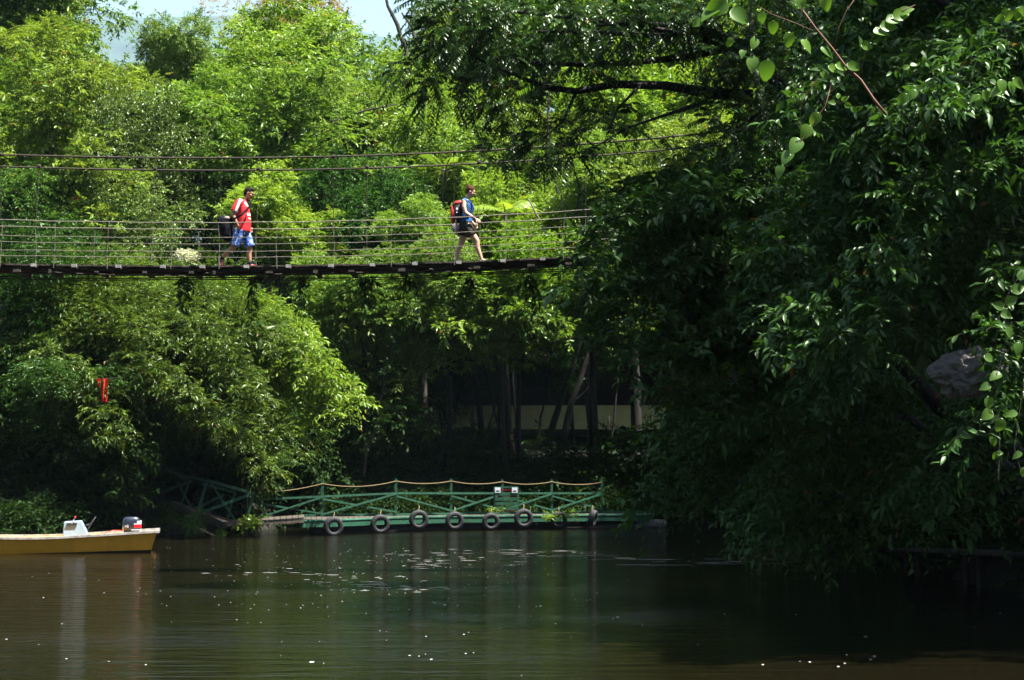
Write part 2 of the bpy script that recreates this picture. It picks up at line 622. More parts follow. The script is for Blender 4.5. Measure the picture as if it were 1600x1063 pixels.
def make_foam_glints():
    rng = np.random.default_rng(5)
    V, T = [], []

    def fleck(px, py, rx, ry, n=8):
        Y = F * CAMH / (py - 720)
        c = at(px, py, Y)
        o = len(V)
        V.append((c.x, c.y, .0022))
        for j in range(n):
            a = 2 * math.pi * j / n
            q = rng.uniform(.7, 1.25)
            V.append((c.x + math.cos(a) * rx * q, c.y + math.sin(a) * ry * q * 1.6, .0022))
        for j in range(n):
            T.append((o, o + 1 + j, o + 1 + (j + 1) % n))
    # drifting bubbles and painted sparkle dots, mostly in the middle of the current
    for _ in range(340):
        py = 845 + rng.gamma(2.0, 26)
        if py > 1058: continue
        px = rng.normal(560, 260)
        if not 5 < px < 1200: continue
        if px < 260 and py < 885: continue
        s = rng.uniform(.005, .012)
        fleck(px, py, s * 1.2, s * 1.6)
    for px, py, s in ((487, 1031, .035), (640, 1021, .02), (674, 1027, .022), (728, 1018, .016), (740, 1017, .012), (965, 962, .035),
                      (958, 964, .02), (1353, 992, .03), (1366, 1022, .025), (1360, 1027, .02), (1310, 1038, .02), (1265, 1031, .02), (1192, 1035, .02),
                      (1320, 1033, .016), (1323, 1020, .014), (1250, 1030, .012), (1563, 956, .018), (1244, 958, .018), (1132, 957, .016),
                      (1475, 960, .012), (1522, 978, .012), (845, 945, .028), (838, 946, .018), (68, 932, .02), (104, 1026, .016), (170, 1030, .013), (506, 1033, .012), (695, 943, .03), (680, 940, .02), (715, 944, .02), (440, 1000, .01), (1425, 946, .012), (1449, 948, .01), (1090, 1004, .012), (655, 1022, .012), (665, 1019, .01)):
        fleck(px, py, s * .8, s)
    # streaks of foam, doubling as painted sky glints, along the current
    for px, py, wd in ((560, 912, .55), (600, 914, .5), (520, 910, .3), (545, 920, .5), (625, 917, .45), (655, 915, .3), (440, 889, .35), (480, 893, .4), (650, 882, .45),
                       (690, 878, .3), (760, 880, .4), (840, 862, .8), (900, 866, 1.1), (960, 872, 1.2), (1030, 876, 1.6), (1100, 878, 1.2), (790, 858, .6), (860, 868, .7), (700, 861, .5),
                       (640, 868, .4), (720, 872, .5), (600, 920, .3), (505, 888, .3), (370, 893, .25), (1150, 876, 1.0), (1215, 872, .6), (560, 905, .25), (590, 900, .3), (660, 876, .4)):
        for _ in range(6):
            s = rng.uniform(.1, 1)
            fleck(px + rng.normal(0, 30), py + rng.normal(0, 3), wd * s * .42, rng.uniform(.004, .014), 10)
    m = mat('foam_glint_white', (.8, .82, .78), .4)
    o = link('river_foam_glints', np_mesh('river_foam_glints', np.array(V), np.array(T), [m]))
    tag(o, 'white foam flecks, foam streaks and painted glints on the dark river', 'foam', kind='stuff')


make_foam_glints()


def make_mountain():
    rng = np.random.default_rng(3)
    xs = np.linspace(-1400, 1500, 120)
    ys = np.linspace(900, 2500, 60)
    X, Y = np.meshgrid(xs, ys)
    ridge = np.interp(X + (Y - 1500) * .1, [-1400, -700, -350, -180, -80, 60, 400, 1500], [300, 380, 390, 375, 360, 300, 270, 240])
    t = np.clip((Y - 900) / 700, 0, 1)
    prof = np.sin(t * math.pi / 2) ** 1.3
    Z = ridge * prof
    for k in range(1, 7):
        f = .004 * 1.9 ** k
        a = rng.uniform(0, 6.28, 3)
        Z += prof * 26 / 1.7 ** k * np.sin(X * f + a[0] + 1.5 * np.sin(Y * f * .7 + a[1])) * np.cos(Y * f * 1.1 + a[2])
    Z = Z + 5
    X, Y, Z = X * 5, Y * 5, Z * 5
    V = np.stack([X.ravel(), Y.ravel(), Z.ravel()], 1)
    nx = len(xs)
    i, j = np.meshgrid(np.arange(nx - 1), np.arange(len(ys) - 1))
    a = (j * nx + i).ravel()
    T = np.concatenate([np.stack([a, a + 1, a + nx + 1], 1), np.stack([a, a + nx + 1, a + nx], 1)])
    m = mat('mountain_forest', (.03, .07, .04), .95, rgb2=(.006, .018, .014), scale=.004, bump=1.0, bscale=.02)
    link('mountain', np_mesh('mountain', V, T, [m]))['kind'] = 'structure'


make_mountain()


# ------------------------------------------------------------------ trees of the far bank
def limb_pts(a, b, rng, bend=.15, n=6, sag=0.0):
    a, b = Vector(a), Vector(b)
    L = (b - a).length
    off = Vector(rng.normal(0, 1, 3)) * L * bend
    out = []
    for i in range(n):
        t = i / (n - 1)
        p = a.lerp(b, t) + off * (4 * t * (1 - t)) * .5
        p.z -= sag * L * (t - t * t) * 2
        out.append(p)
    return out


def trunk_mesh(name, base_off, puffs, top, r, material, seed, nlimb=7):
    """trunk from (0,0,0) to 'top', limbs to some of the clumps (all local)"""
    rng = np.random.default_rng(seed)
    mb = MB()
    pts = limb_pts(base_off, top, rng, .05, 9)
    mb.tube(pts, [r * (1.25 if i == 0 else 1) * (1 - .6 * i / 8) for i in range(9)], 8)
    order = sorted(puffs, key=lambda p: -p[3])[:nlimb]
    for p in order:
        q = Vector(p[:3])
        k = int(rng.integers(4, 8))
        st = pts[k]
        mb.tube(limb_pts(st, q, rng, .12, 6, -.05), [r * .42 * (1 - .14 * i) for i in range(6)], 6)
    return mb.mesh(name, M[material], True)


def tree(name, px, py, rpx, Y, key, label, cat='tree', group=None, bark='bark', seed=None, lean=(0, 0), sz=1.0, tr=None):
    me, Rr, puffs = ARCH[key]
    c = at(px, py, Y)
    rad = rpx * mpp(Y)
    s = rad / Rr
    seed = seed if seed is not None else int(px * 7 + py)
    rz = (seed * 2.399) % 6.28
    bx, by = c.x + lean[0], c.y + lean[1]
    gz = float(ground_z(bx, by))
    root = empty(name, (bx, by, max(gz, -.5) - .05), 0, label, cat, group)
    o = link('crown', me, root)
    loc = Vector((c.x, c.y, c.z)) - root.location
    o.location = loc
    o.rotation_euler = (.16 * math.sin(seed), .16 * math.cos(seed * 1.7), rz)
    o.scale = (s * (1 + .12 * math.sin(seed * 3.1)), s, s * sz)
    cs, sn = math.cos(rz), math.sin(rz)
    pl = [((p[0] * cs - p[1] * sn) * s + loc.x, (p[0] * sn + p[1] * cs) * s + loc.y, p[2] * s * sz + loc.z, p[3] * s) for p in puffs]
    r = tr if tr else .045 * rad + .05
    t = trunk_mesh('trunk', (0, 0, -.3), pl, loc + Vector((0, 0, rad * .1)), r, bark, seed)
    link('trunk', t, root)
    return root


G1 = 'trees on the far bank above the bridge'
G2 = 'trees at the foot of the far bank'
TREES = [
    # the back row
    ('broadleaf_tree', 30, 50, 140, 92, 'mid2', 'tall mid green tree filling the top left corner', 1.0),
    ('rusty_tree', 470, 40, 125, 98, 'rust1', 'tall tree with rusty orange leaf tips, left of the sky gap', .9),
    ('broadleaf_tree', 430, 130, 110, 90, 'lime1', 'big yellow green crown below the rusty topped tree', 1.0),
    ('broadleaf_tree', 540, 200, 95, 92, 'fine2', 'hazy light green crown between the sky gap and the dark overhanging tree', .9),
    ('broadleaf_tree', 272, 120, 72, 88, 'mid1', 'narrow green crown standing up against the pale sky gap', 1.2),
    ('broadleaf_tree', 750, 100, 110, 105, 'mid1', 'green tree behind the dark overhanging branches, right of the sky gap', 1.0),
    ('broadleaf_tree', 900, 80, 170, 100, 'lime2', 'lime tree seen through the dark branches at top centre', 1.0),
    ('broadleaf_tree', 1090, 110, 150, 96, 'lime1', 'sunlit tree glowing in the gap above the long dark limb', 1.0),
    ('broadleaf_tree', 1270, 60, 200, 104, 'mid1', 'tree hidden high behind the dark right hand foliage', 1.0),
    ('broadleaf_tree', 1500, 100, 210, 100, 'deep1', 'dark tree behind the foliage in the top right corner', 1.0),
    # the middle row
    ('broadleaf_tree', 130, 200, 140, 84, 'mid1', 'green tree with pale glossy leaves, upper left', .9),
    ('broadleaf_tree', 20, 270, 130, 80, 'mid2', 'green tree on the left edge crossed by the upper cables', 1.0),
    ('broadleaf_tree', 320, 210, 95, 82, 'lime2', 'bright lime tree above the man in red', .9),
    ('vine_draped_tree', 225, 265, 100, 79, 'viny1', 'tree draped in pale and brownish climbers, left of the man', 1.2),
    ('broadleaf_tree', 520, 250, 115, 84, 'mid2', 'mid green tree behind the upper cables, between the two people', 1.0),
    ('broadleaf_tree', 430, 240, 90, 86, 'fine1', 'olive fine leaved tree above and right of the man', 1.1),
    ('broadleaf_tree', 640, 210, 90, 86, 'lime1', 'fresh green tree left of the dark overhanging clump', 1.0),
    ('broadleaf_tree', 730, 270, 110, 82, 'lime2', 'light green tree right behind the woman', 1.0),
    ('broadleaf_tree', 850, 280, 120, 84, 'mid1', 'green tree behind the pale forked branches', 1.0),
    ('broadleaf_tree', 980, 250, 120, 85, 'lime1', 'yellow green tree behind the cables right of centre', 1.0),
    ('broadleaf_tree', 1110, 250, 120, 85, 'lime2', 'bright tree seen in the gap below the long dark limb', 1.0),
    ('broadleaf_tree', 1260, 280, 150, 86, 'mid1', 'tree behind the right hand foliage at cable height', 1.0),
    ('broadleaf_tree', 1450, 320, 180, 84, 'deep1', 'dark tree behind the right hand foliage, mid height', 1.0),
    # the front row at rail height
    ('broadleaf_tree', 70, 385, 110, 74, 'deep2', 'dark green tree behind the bridge rail on the left', .9),
    ('broadleaf_tree', 200, 380, 90, 75, 'viny1', 'pale leaved tangle behind the rail left of the man', .9),
    ('broadleaf_tree', 440, 375, 95, 73, 'lime1', 'bright lime shrub tree behind the rail right of the man', .8),
    ('broadleaf_tree', 560, 350, 90, 75, 'deep2', 'dark leafy tree behind the rail midway between the two people', 1.0),
    ('broadleaf_tree', 670, 385, 80, 73, 'lime2', 'lime shrub tree behind the rail just left of the woman', .8),
    ('broadleaf_tree', 800, 370, 95, 74, 'lime2', 'loose light green tree behind the rail right of the woman', .9),
    ('broadleaf_tree', 930, 370, 100, 76, 'mid1', 'green tree where the deck enters the right hand foliage', .9),
    ('broadleaf_tree', 1080, 390, 110, 78, 'lime1', 'bright tree hidden behind the right hand foliage at deck height', .9),
    ('broadleaf_tree', 1230, 430, 120, 78, 'mid1', 'green tree behind the thick right hand foliage', .9),
]
TREES += [  # crowns added mainly to shade the trunks before the cream wall
    ('broadleaf_tree', 1045, 330, 110, 70, 'mid2', 'green tree leaning out of the right hand foliage at rail height', 1.0),
    ('broadleaf_tree', 935, 300, 75, 70.5, 'lime2', 'light green tree behind the right end of the handrails', 1.0),
    ('broadleaf_tree', 1150, 420, 90, 69, 'mid1', 'green tree behind the foliage right of the deck end', 1.0),
]
for t in TREES:
    tree(*t[:7], group=G1, sz=t[7])
LOW = [
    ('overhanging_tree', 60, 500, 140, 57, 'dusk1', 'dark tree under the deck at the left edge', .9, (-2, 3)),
    ('overhanging_tree', 200, 500, 120, 57, 'fine1', 'olive green tree under the deck, leaning over the yellow boat', .9, (-1, 4)),
    ('overhanging_tree', 340, 520, 120, 58.5, 'fine1', 'sunlit olive tree bulging over the collapsed gangway', .9, (-1.5, 4)),
    ('overhanging_tree', 430, 560, 70, 60, 'lime2', 'lime tree whose bright tip reaches out over the dock', .9, (-2.5, 4)),
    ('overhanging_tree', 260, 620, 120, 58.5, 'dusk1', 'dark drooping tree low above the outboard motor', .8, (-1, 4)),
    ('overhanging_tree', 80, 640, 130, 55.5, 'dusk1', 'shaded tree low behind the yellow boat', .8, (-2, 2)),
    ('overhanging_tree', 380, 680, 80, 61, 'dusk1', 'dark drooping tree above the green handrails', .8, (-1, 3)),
    ('overhanging_tree', 560, 485, 105, 66.5, 'mid1', 'green tree under the deck above the left half of the dock', .8, (0, 2)),
    ('overhanging_tree', 690, 490, 110, 68, 'mid2', 'green tree under the deck, centre of the photo', .8, (0, 2)),
    ('overhanging_tree', 810, 480, 110, 68.5, 'lime1', 'brighter green tree under the deck above the notice board', .8, (0, 3)),
    ('overhanging_tree', 930, 490, 105, 69, 'mid1', 'green tree under the deck above the right end of the dock', .8, (0, 3)),
    ('overhanging_tree', 1040, 520, 80, 70, 'lime1', 'sunlit spray of tree above the pale wall, right of centre', .6, (1, 4)),
    ('overhanging_tree', 1180, 585, 75, 70, 'lime1', 'glowing lime bush in the gap of the right hand foliage', .5, (1, 4)),
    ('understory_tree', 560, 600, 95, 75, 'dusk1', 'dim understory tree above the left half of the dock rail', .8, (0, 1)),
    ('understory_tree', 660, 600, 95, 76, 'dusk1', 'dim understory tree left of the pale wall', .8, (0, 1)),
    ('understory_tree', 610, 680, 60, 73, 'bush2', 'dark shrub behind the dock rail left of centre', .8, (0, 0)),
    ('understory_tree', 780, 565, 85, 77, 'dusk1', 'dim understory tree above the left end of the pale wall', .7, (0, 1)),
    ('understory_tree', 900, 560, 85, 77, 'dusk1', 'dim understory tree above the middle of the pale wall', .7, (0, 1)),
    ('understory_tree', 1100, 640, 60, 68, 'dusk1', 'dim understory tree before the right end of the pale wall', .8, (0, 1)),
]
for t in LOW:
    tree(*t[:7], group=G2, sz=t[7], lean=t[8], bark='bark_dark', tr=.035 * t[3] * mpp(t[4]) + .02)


M['bloom'] = leafmat('leaf_pale_white', (.10, .16, .05), (.85, .85, .80), (.9, .9, .85), .3, .03, acc=.93)  # leaf mix from green to white for the pale shrubs
arch('bloom', 13, 'bloom', Rr=1.5, H=1.2, n=12, r0=.12, r1=.28, nl=6, length=.4, L=.16, W=.1, dens=150)
for t in [('flowering_shrub', 298, 402, 24, 73.2, 'bloom', 'white blossoming shrub behind the rail left of the person in red', .75), ('flowering_shrub', 566, 408, 19, 73.0, 'bloom', 'white blossoming shrub behind the rail midway between the people', .5),
          ('flowering_shrub', 738, 408, 16, 71.6, 'bloom', 'small white blossoming shrub behind the feet of the person in blue', .4), ('shrub', 318, 398, 13, 72.6, 'bush1', 'small lime shrub in front of the white blossoms left of the person in red', .9)]:
    tree(*t[:7], cat='shrub', group='shrubs behind the bridge rail', sz=t[7], tr=.03)
for t in [('shrub', 300, 822, 26, 56.3, 'bush2', 'dark leafy shrub at the water under the collapsed gangway', .9), ('shrub', 345, 836, 14, 56.5, 'bush2', 'low dark shrub at the water left of the pile', .6), ('shrub', 262, 815, 26, 57.2, 'bush2', 'dark shrub at the water just right of the boat stern', 1.0)]:
    tree(*t[:7], cat='shrub', group='shrubs at the waterline', sz=t[7], tr=.03)


def lump_mass(name, spots, material, dens, seed, label, cat, **kw):
    rng = np.random.default_rng(seed)
    P, D = puff_sprays(spots, rng, dens)
    V, T, tint, mi = sprays(P, D, rng, **kw)
    o = link(name, np_mesh(name, V, T, [M[material], M['bark']], tint, mi))
    return tag(o, label, cat, kind='stuff')


def backdrop_forest():
    rng = np.random.default_rng(77)
    sp = []
    for _ in range(230):
        Y = rng.uniform(100, 128)
        px = rng.uniform(-160, 1760)
        g = np.interp(px, [-160, 80, 130, 240, 330, 380, 500, 560, 640, 700, 1760], [60, 70, 130, 160, 140, 90, 80, 140, 150, 70, 60])
        py = g + (rng.uniform(0, 1) ** 1.2) * (610 - g)
        c = at(px, py, Y)
        sp.append((c.x, c.y, c.z, rng.uniform(2.2, 3.6)))
    lump_mass('forest', sp, 'mid', 42, 78, 'sunlit green forest climbing the slope behind the river trees', 'forest', nl=9, length=.9, L=.3, W=.14)


backdrop_forest()


def thicket():
    rng = np.random.default_rng(31)
    sp = []
    for _ in range(260):
        Y = rng.uniform(79, 96)
        px = rng.uniform(-160, 1500)
        py = rng.uniform(300, 640)
        if py > 560 and (600 < px < 1230) and Y < 88: continue
        c = at(px, py, Y)
        sp.append((c.x, c.y, c.z, rng.uniform(1.2, 2.4)))
    for _ in range(150):
        px = rng.uniform(-160, 620)
        py = rng.uniform(560, 720)
        Y = rng.uniform(66, 78) - max(0, (250 - px)) * .012
        c = at(px, py, Y)
        sp.append((c.x, c.y, c.z, rng.uniform(.7, 1.4)))
    for _ in range(230):
        px = rng.uniform(-160, 480)
        py = rng.uniform(610, 800)
        Y = 58.5 + (px - 0) * .009 + rng.uniform(0, 3) if px > 0 else rng.uniform(53, 57)
        if 190 < px < 410: Y = rng.uniform(61.2, 64)
        if px < 190: Y = rng.uniform(55, 58)
        if px > 395: Y = rng.uniform(64.5, 67)
        c = at(px, py, Y)
        sp.append((c.x, c.y, c.z, rng.uniform(.5, 1.0)))
    for _ in range(140):
        px = rng.uniform(430, 1150)
        Y = rng.uniform(69, 72)
        c = at(px, rng.uniform(690, 790), Y)
        sp.append((c.x, c.y, c.z, rng.uniform(.4, .9)))
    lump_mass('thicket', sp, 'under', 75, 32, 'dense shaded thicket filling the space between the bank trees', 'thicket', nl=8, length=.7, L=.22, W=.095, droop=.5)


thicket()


def bank_undergrowth():
    rng = np.random.default_rng(21)
    sp = []
    for _ in range(420):
        x = rng.uniform(-30, 30)
        y = float(bank_y(x)) + abs(rng.normal(0, 1)) * 3.5 + .2
        if -13.5 < x < -7.3 and y < 62: continue
        z = float(ground_z(x, y))
        sp.append((x, y, z + .1, rng.uniform(.35, .8)))
    for _ in range(330):
        x = rng.uniform(-26, 14)
        if -13.2 < x < -7.3: continue
        sp.append((x, float(bank_y(x)) + rng.uniform(-.2, .7), rng.uniform(.15, .7), rng.uniform(.3, .75)))
    for _ in range(240):
        y = rng.uniform(10, 62)
        x = float(bank_xr(y)) + abs(rng.normal(0, 1)) * 1.5 + .1
        sp.append((x, y, float(ground_z(x, y)) + .1, rng.uniform(.35, .8)))
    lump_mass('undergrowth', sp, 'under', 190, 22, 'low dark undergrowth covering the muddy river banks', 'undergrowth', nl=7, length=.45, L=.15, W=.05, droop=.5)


bank_undergrowth()


# ------------------------------------------------------------------ trees over the river on the right
def near_tree(name, puffs, material, base, label, seed, dens, group='trees leaning over the river on the right', bark='bark_dark', trunk_to=None, tr=.22, limbs=None, nl_limb=10, **kw):
    """puffs in photo pixels (px, py, rpx, Y[, density])"""
    rng = np.random.default_rng(seed)
    root = empty(name, base, 0, label, 'tree', group)
    B = Vector(base)
    pl = []
    for p in puffs:
        c = at(p[0], p[1], p[3]) - B
        pl.append((c.x, c.y, c.z, p[2] * mpp(p[3])) + ((p[4],) if len(p) > 4 else ()))
    pk = {k: kw.pop(k) for k in list(kw) if k in ('low', 'shell', 'sq', 'outw', 'updir')}
    P, D = puff_sprays(pl, rng, dens, **pk)
    # openings cut along the view lines so the bright background shows through
    W = P + np.array(base)
    c_, s_ = math.cos(PITCH), math.sin(PITCH)
    fw = W[:, 1] * c_ + (W[:, 2] - CAMH) * s_
    u_ = 800 + F * W[:, 0] / fw
    v_ = 531.5 - F * (-W[:, 1] * s_ + (W[:, 2] - CAMH) * c_) / fw
    keep = np.ones(len(P), bool)
    for gx, gy, ga, gb in GAPS:
        q = ((u_ - gx) / ga) ** 2 + ((v_ - gy) / gb) ** 2
        keep &= ~((q < rng.uniform(.6, 1.5, len(P))) & (W[:, 1] < 62))
    P, D = P[keep], D[keep]
    V, T, tint, mi = sprays(P, D, rng, **kw)
    link('crown', np_mesh('crown', V, T, [M[material], M[bark]], tint, mi), root)
    mb = MB()
    top = (Vector(trunk_to) if trunk_to else at(puffs[0][0], puffs[0][1], puffs[0][3])) - B
    pts = limb_pts((0, 0, -.4), top, rng, .06, 10)
    mb.tube(pts, [tr * (1 - .07 * i) for i in range(10)], 10)
    for p in sorted(pl, key=lambda q: -q[3])[:nl_limb]:
        q = Vector(p[:3])
        st = min(pts[2:], key=lambda s_: (s_ - q).length)
        mb.tube(limb_pts(st, q, rng, .1, 8, -.04), [tr * .3 * (1 - .1 * i) for i in range(8)], 6)
    for lm in (limbs or []):
        lp = [at(a, b, c) - B for a, b, c, _ in lm]
        mb.tube(lp, [k[3] for k in lm], 8)
    link('trunk', mb.mesh('trunk', M[bark], True), root)
    return root


def G(x, y):
    return (x, y, float(ground_z(x, y)) - .05)


rr = random.Random(4)
GAPS = [(1160, 572, 48, 22), (1243, 562, 24, 22), (1045, 105, 48, 30), (1050, 205, 75, 26), (1010, 480, 30, 14), (1080, 140, 30, 16), (985, 640, 40, 20)]


def fill(x0, x1, y0, y1, n, r0, r1, Y0, Y1, k=1.0):
    return [(rr.uniform(x0, x1), rr.uniform(y0, y1), rr.uniform(r0, r1), rr.uniform(Y0, Y1), k) for _ in range(n)]




def boughs(lst, rpx, k=1.0):
    out = []
    for x0, y0, x1, y1, Y0, Y1 in lst:
        n = max(3, int(math.hypot(x1 - x0, y1 - y0) / (rpx * .75)))
        for i in range(n):
            t = i / (n - 1)
            y = y0 + (y1 - y0) * (t ** 1.4)
            out.append((x0 + (x1 - x0) * t + rr.uniform(-6, 6), y + rr.uniform(-5, 5), rpx * rr.uniform(.75, 1.2) * (1.1 - .4 * t), Y0 + (Y1 - Y0) * t + rr.uniform(-.5, .5), k))
    return out


def rand_boughs(x0, x1, y0, y1, n, Y0, Y1, ln=150, rpx=28, k=1.0):
    L = []
    for _ in range(n):
        x, y, Y = rr.uniform(x0, x1), rr.uniform(y0, y1), rr.uniform(Y0, Y1)
        a = math.radians(rr.uniform(15, 55))
        l = ln * rr.uniform(.6, 1.2)
        L.append((x, y, x - l * math.cos(a), y + l * math.sin(a), Y + 1.5, Y - .5))
    return boughs(L, rpx, k)


GA = 'trees with long arching boughs on the far bank'
near_tree('arching_tree',
          boughs([(360, 500, 500, 560, 60, 58), (370, 520, 558, 625, 60, 57.5), (380, 560, 535, 645, 60, 57.5), (370, 560, 480, 680, 60, 58), (340, 470, 470, 520, 60, 58), (400, 560, 510, 590, 60, 57.5)], 22),
          'lime', G(-9.8, 63), 'lime tree whose bright arching sprays reach out over the left end of the dock', 201, 330, group=GA, bark='bark', trunk_to=at(370, 520, 61), tr=.12,
          nl=9, length=.5, L=.17, W=.055, shape=0, droop=.7, twig=.006, sq=.6)
near_tree('arching_tree',
          boughs([(80, 460, 260, 540, 57, 54), (170, 455, 360, 540, 57, 55), (270, 450, 440, 540, 58, 56), (230, 500, 400, 620, 57, 55), (120, 520, 300, 620, 56, 54), (310, 560, 455, 715, 58, 56.5), (200, 580, 380, 680, 57, 55), (60, 540, 185, 680, 55, 53), (260, 620, 420, 740, 57, 56)], 25),
          'shade_olive', G(-14.5, 57), 'olive tree with sprays arching down to the right over the gangway', 202, 300, group=GA, bark='bark_dark', trunk_to=at(200, 480, 57.5), tr=.16,
          nl=10, length=.5, L=.15, W=.045, shape=0, droop=.8, twig=.006, sq=.6)
near_tree('arching_tree',
          boughs([(430, 280, 320, 165, 77, 75), (430, 270, 550, 180, 77, 75), (440, 210, 395, 75, 77, 76), (450, 190, 525, 95, 77, 76), (430, 260, 290, 245, 77, 75), (440, 280, 600, 265, 77, 75), (450, 160, 460, 60, 77, 77)], 24, .8),
          'lime', G(-9.9, 78), 'open limbed yellow green tree fanning out above and right of the person in red', 203, 170, group=GA, bark='bark_dark', trunk_to=at(440, 250, 77), tr=.2,
          nl=9, length=.6, L=.22, W=.08, shape=0, droop=.5, twig=.012, sq=.5)
near_tree('arching_tree',
          boughs([(60, 310, -30, 190, 75, 73), (60, 300, 160, 215, 75, 73), (70, 230, 125, 95, 75, 74), (60, 270, 215, 285, 75, 73), (80, 200, 25, 70, 75, 74), (70, 320, 170, 350, 75, 73), (110, 130, 190, 110, 75, 74)], 25, .8),
          'mid', G(-19.6, 76), 'open limbed green tree fanning out at the upper left across the cables', 204, 170, group=GA, bark='bark_dark', trunk_to=at(65, 280, 75), tr=.2,
          nl=9, length=.6, L=.22, W=.08, shape=0, droop=.5, twig=.012, sq=.5)
near_tree('arching_tree',
          boughs([(700, 350, 620, 250, 78, 76), (700, 330, 760, 200, 78, 76), (700, 350, 810, 300, 78, 75), (700, 300, 680, 170, 78, 77), (700, 360, 600, 340, 78, 75), (720, 360, 850, 370, 78, 74), (560, 500, 480, 470, 66, 65), (600, 480, 720, 520, 67, 66), (760, 470, 880, 520, 67, 66)], 24, .8),
          'mid', G(-2.8, 79), 'open limbed green tree fanning out behind the person in blue', 205, 170, group=GA, bark='bark_dark', trunk_to=at(700, 340, 78), tr=.2,
          nl=9, length=.6, L=.22, W=.08, shape=0, droop=.5, twig=.012, sq=.5)

near_tree('arching_tree',
          boughs([(640, 440, 520, 510, 69, 67), (650, 450, 740, 540, 69, 67), (700, 430, 800, 510, 69, 67), (780, 440, 890, 530, 69, 67), (840, 440, 970, 500, 69, 67), (620, 490, 540, 590, 69, 67), (700, 510, 640, 600, 69, 67), (820, 500, 760, 570, 69, 67)], 24, .85),
          'mid', G(-1.2, 72), 'spreading green tree with layered boughs under the deck above the middle of the dock', 206, 230, group=GA, bark='bark_dark', trunk_to=at(700, 460, 69), tr=.15,
          nl=9, length=.5, L=.19, W=.065, shape=0, droop=.6, twig=.008, sq=.45)

# the tree with the long dark limb
near_tree('limb_tree',
          [(700, 50, 55, 33), (655, 120, 38, 33), (690, 150, 34, 33), (760, 90, 60, 33), (790, 170, 42, 33), (840, 50, 70, 33), (850, 220, 42, 33), (720, 10, 60, 33),
           (930, 40, 70, 33), (900, 110, 42, 33, .7), (1000, 40, 60, 33), (890, 250, 36, 33, .8), (950, 190, 38, 33, .6), (1060, 30, 60, 33), (780, 230, 26, 33, .7),
           (1110, 90, 50, 33), (1150, 200, 60, 33), (1190, 120, 70, 33), (1170, 20, 80, 34), (1060, 250, 30, 33, .5), (1010, 210, 26, 33, .5), (1090, 300, 50, 34), (1200, 280, 70, 35)],
          'pinna', G(10.6, 35), 'dark feathery tree whose long bare limb reaches left across the gap', 101, 330, trunk_to=at(1165, 70, 33.6), tr=.28,
          limbs=[[(1175, 150, 33.6, .13), (1110, 146, 33.5, .11), (1040, 134, 33.4, .085), (960, 132, 33.2, .075), (900, 143, 33.2, .065), (850, 136, 33.1, .05), (800, 115, 33, .035), (740, 90, 33, .02)],
                 [(900, 143, 33.2, .03), (880, 190, 33.1, .025), (850, 215, 33, .018), (800, 240, 33, .01)],
                 [(1000, 134, 33.2, .03), (965, 170, 33.1, .022), (950, 210, 33, .014)],
                 [(1100, 160, 33.4, .05), (1040, 180, 33.2, .03), (980, 200, 33.2, .02), (930, 230, 33, .012)]],
          nl=16, length=.42, L=.12, W=.034, shape=1, droop=.9, pinnate=True, jitter=.22, twig=.005, updir=-.1, ltd=.35)

near_tree('glossy_tree',
          rand_boughs(1330, 1720, -60, 180, 20, 22, 27, 160, 27) + rand_boughs(1300, 1720, 160, 520, 30, 22, 27, 160, 26)
          + boughs([(1640, 40, 1430, 170, 22, 20.5), (1640, 120, 1400, 195, 22, 20.5), (1560, 260, 1385, 320, 23, 21.5), (1560, 330, 1345, 415, 23, 21.5), (1500, 430, 1265, 565, 23, 21.5), (1400, 180, 1230, 290, 25, 23.5),
                    (1420, 330, 1200, 400, 25, 24), (1640, 420, 1530, 560, 22, 21), (1400, 90, 1260, 190, 25, 24), (1640, 210, 1480, 300, 22, 21), (1620, 560, 1520, 680, 22, 21)], 25)
          + fill(1330, 1680, -60, 560, 16, 70, 100, 28, 31, .8),
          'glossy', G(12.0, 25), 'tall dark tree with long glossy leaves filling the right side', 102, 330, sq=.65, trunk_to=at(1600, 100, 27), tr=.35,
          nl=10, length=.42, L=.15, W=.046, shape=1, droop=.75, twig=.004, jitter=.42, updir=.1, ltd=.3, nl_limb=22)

near_tree('spreading_tree',
          rand_boughs(1100, 1330, 270, 560, 26, 31, 34, 130, 26) + fill(1120, 1340, 280, 640, 12, 55, 75, 35, 37, .8)
          + boughs([(1150, 300, 930, 360, 33, 31.5), (1120, 350, 900, 420, 33, 31.5), (1150, 400, 890, 470, 33, 31.5), (1200, 430, 960, 500, 33, 31.5), (1040, 420, 925, 560, 33, 32), (1100, 300, 960, 300, 34, 33), (1080, 400, 1000, 480, 32, 32), (1200, 480, 1060, 560, 32, 31),
                    (1180, 540, 1020, 640, 33, 32), (1260, 600, 1080, 660, 33, 32), (1330, 560, 1230, 650, 32, 31)], 24)
          + [(900, 450, 22, 32, .6), (930, 520, 18, 32, .5), (1010, 340, 45, 34), (1060, 380, 45, 34), (1000, 400, 45, 34), (1080, 450, 45, 34)],
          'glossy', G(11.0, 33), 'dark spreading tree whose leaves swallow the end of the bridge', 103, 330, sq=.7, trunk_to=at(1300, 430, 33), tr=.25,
          nl=9, length=.45, L=.17, W=.055, shape=1, droop=.7, twig=.005, jitter=.42, nl_limb=18)

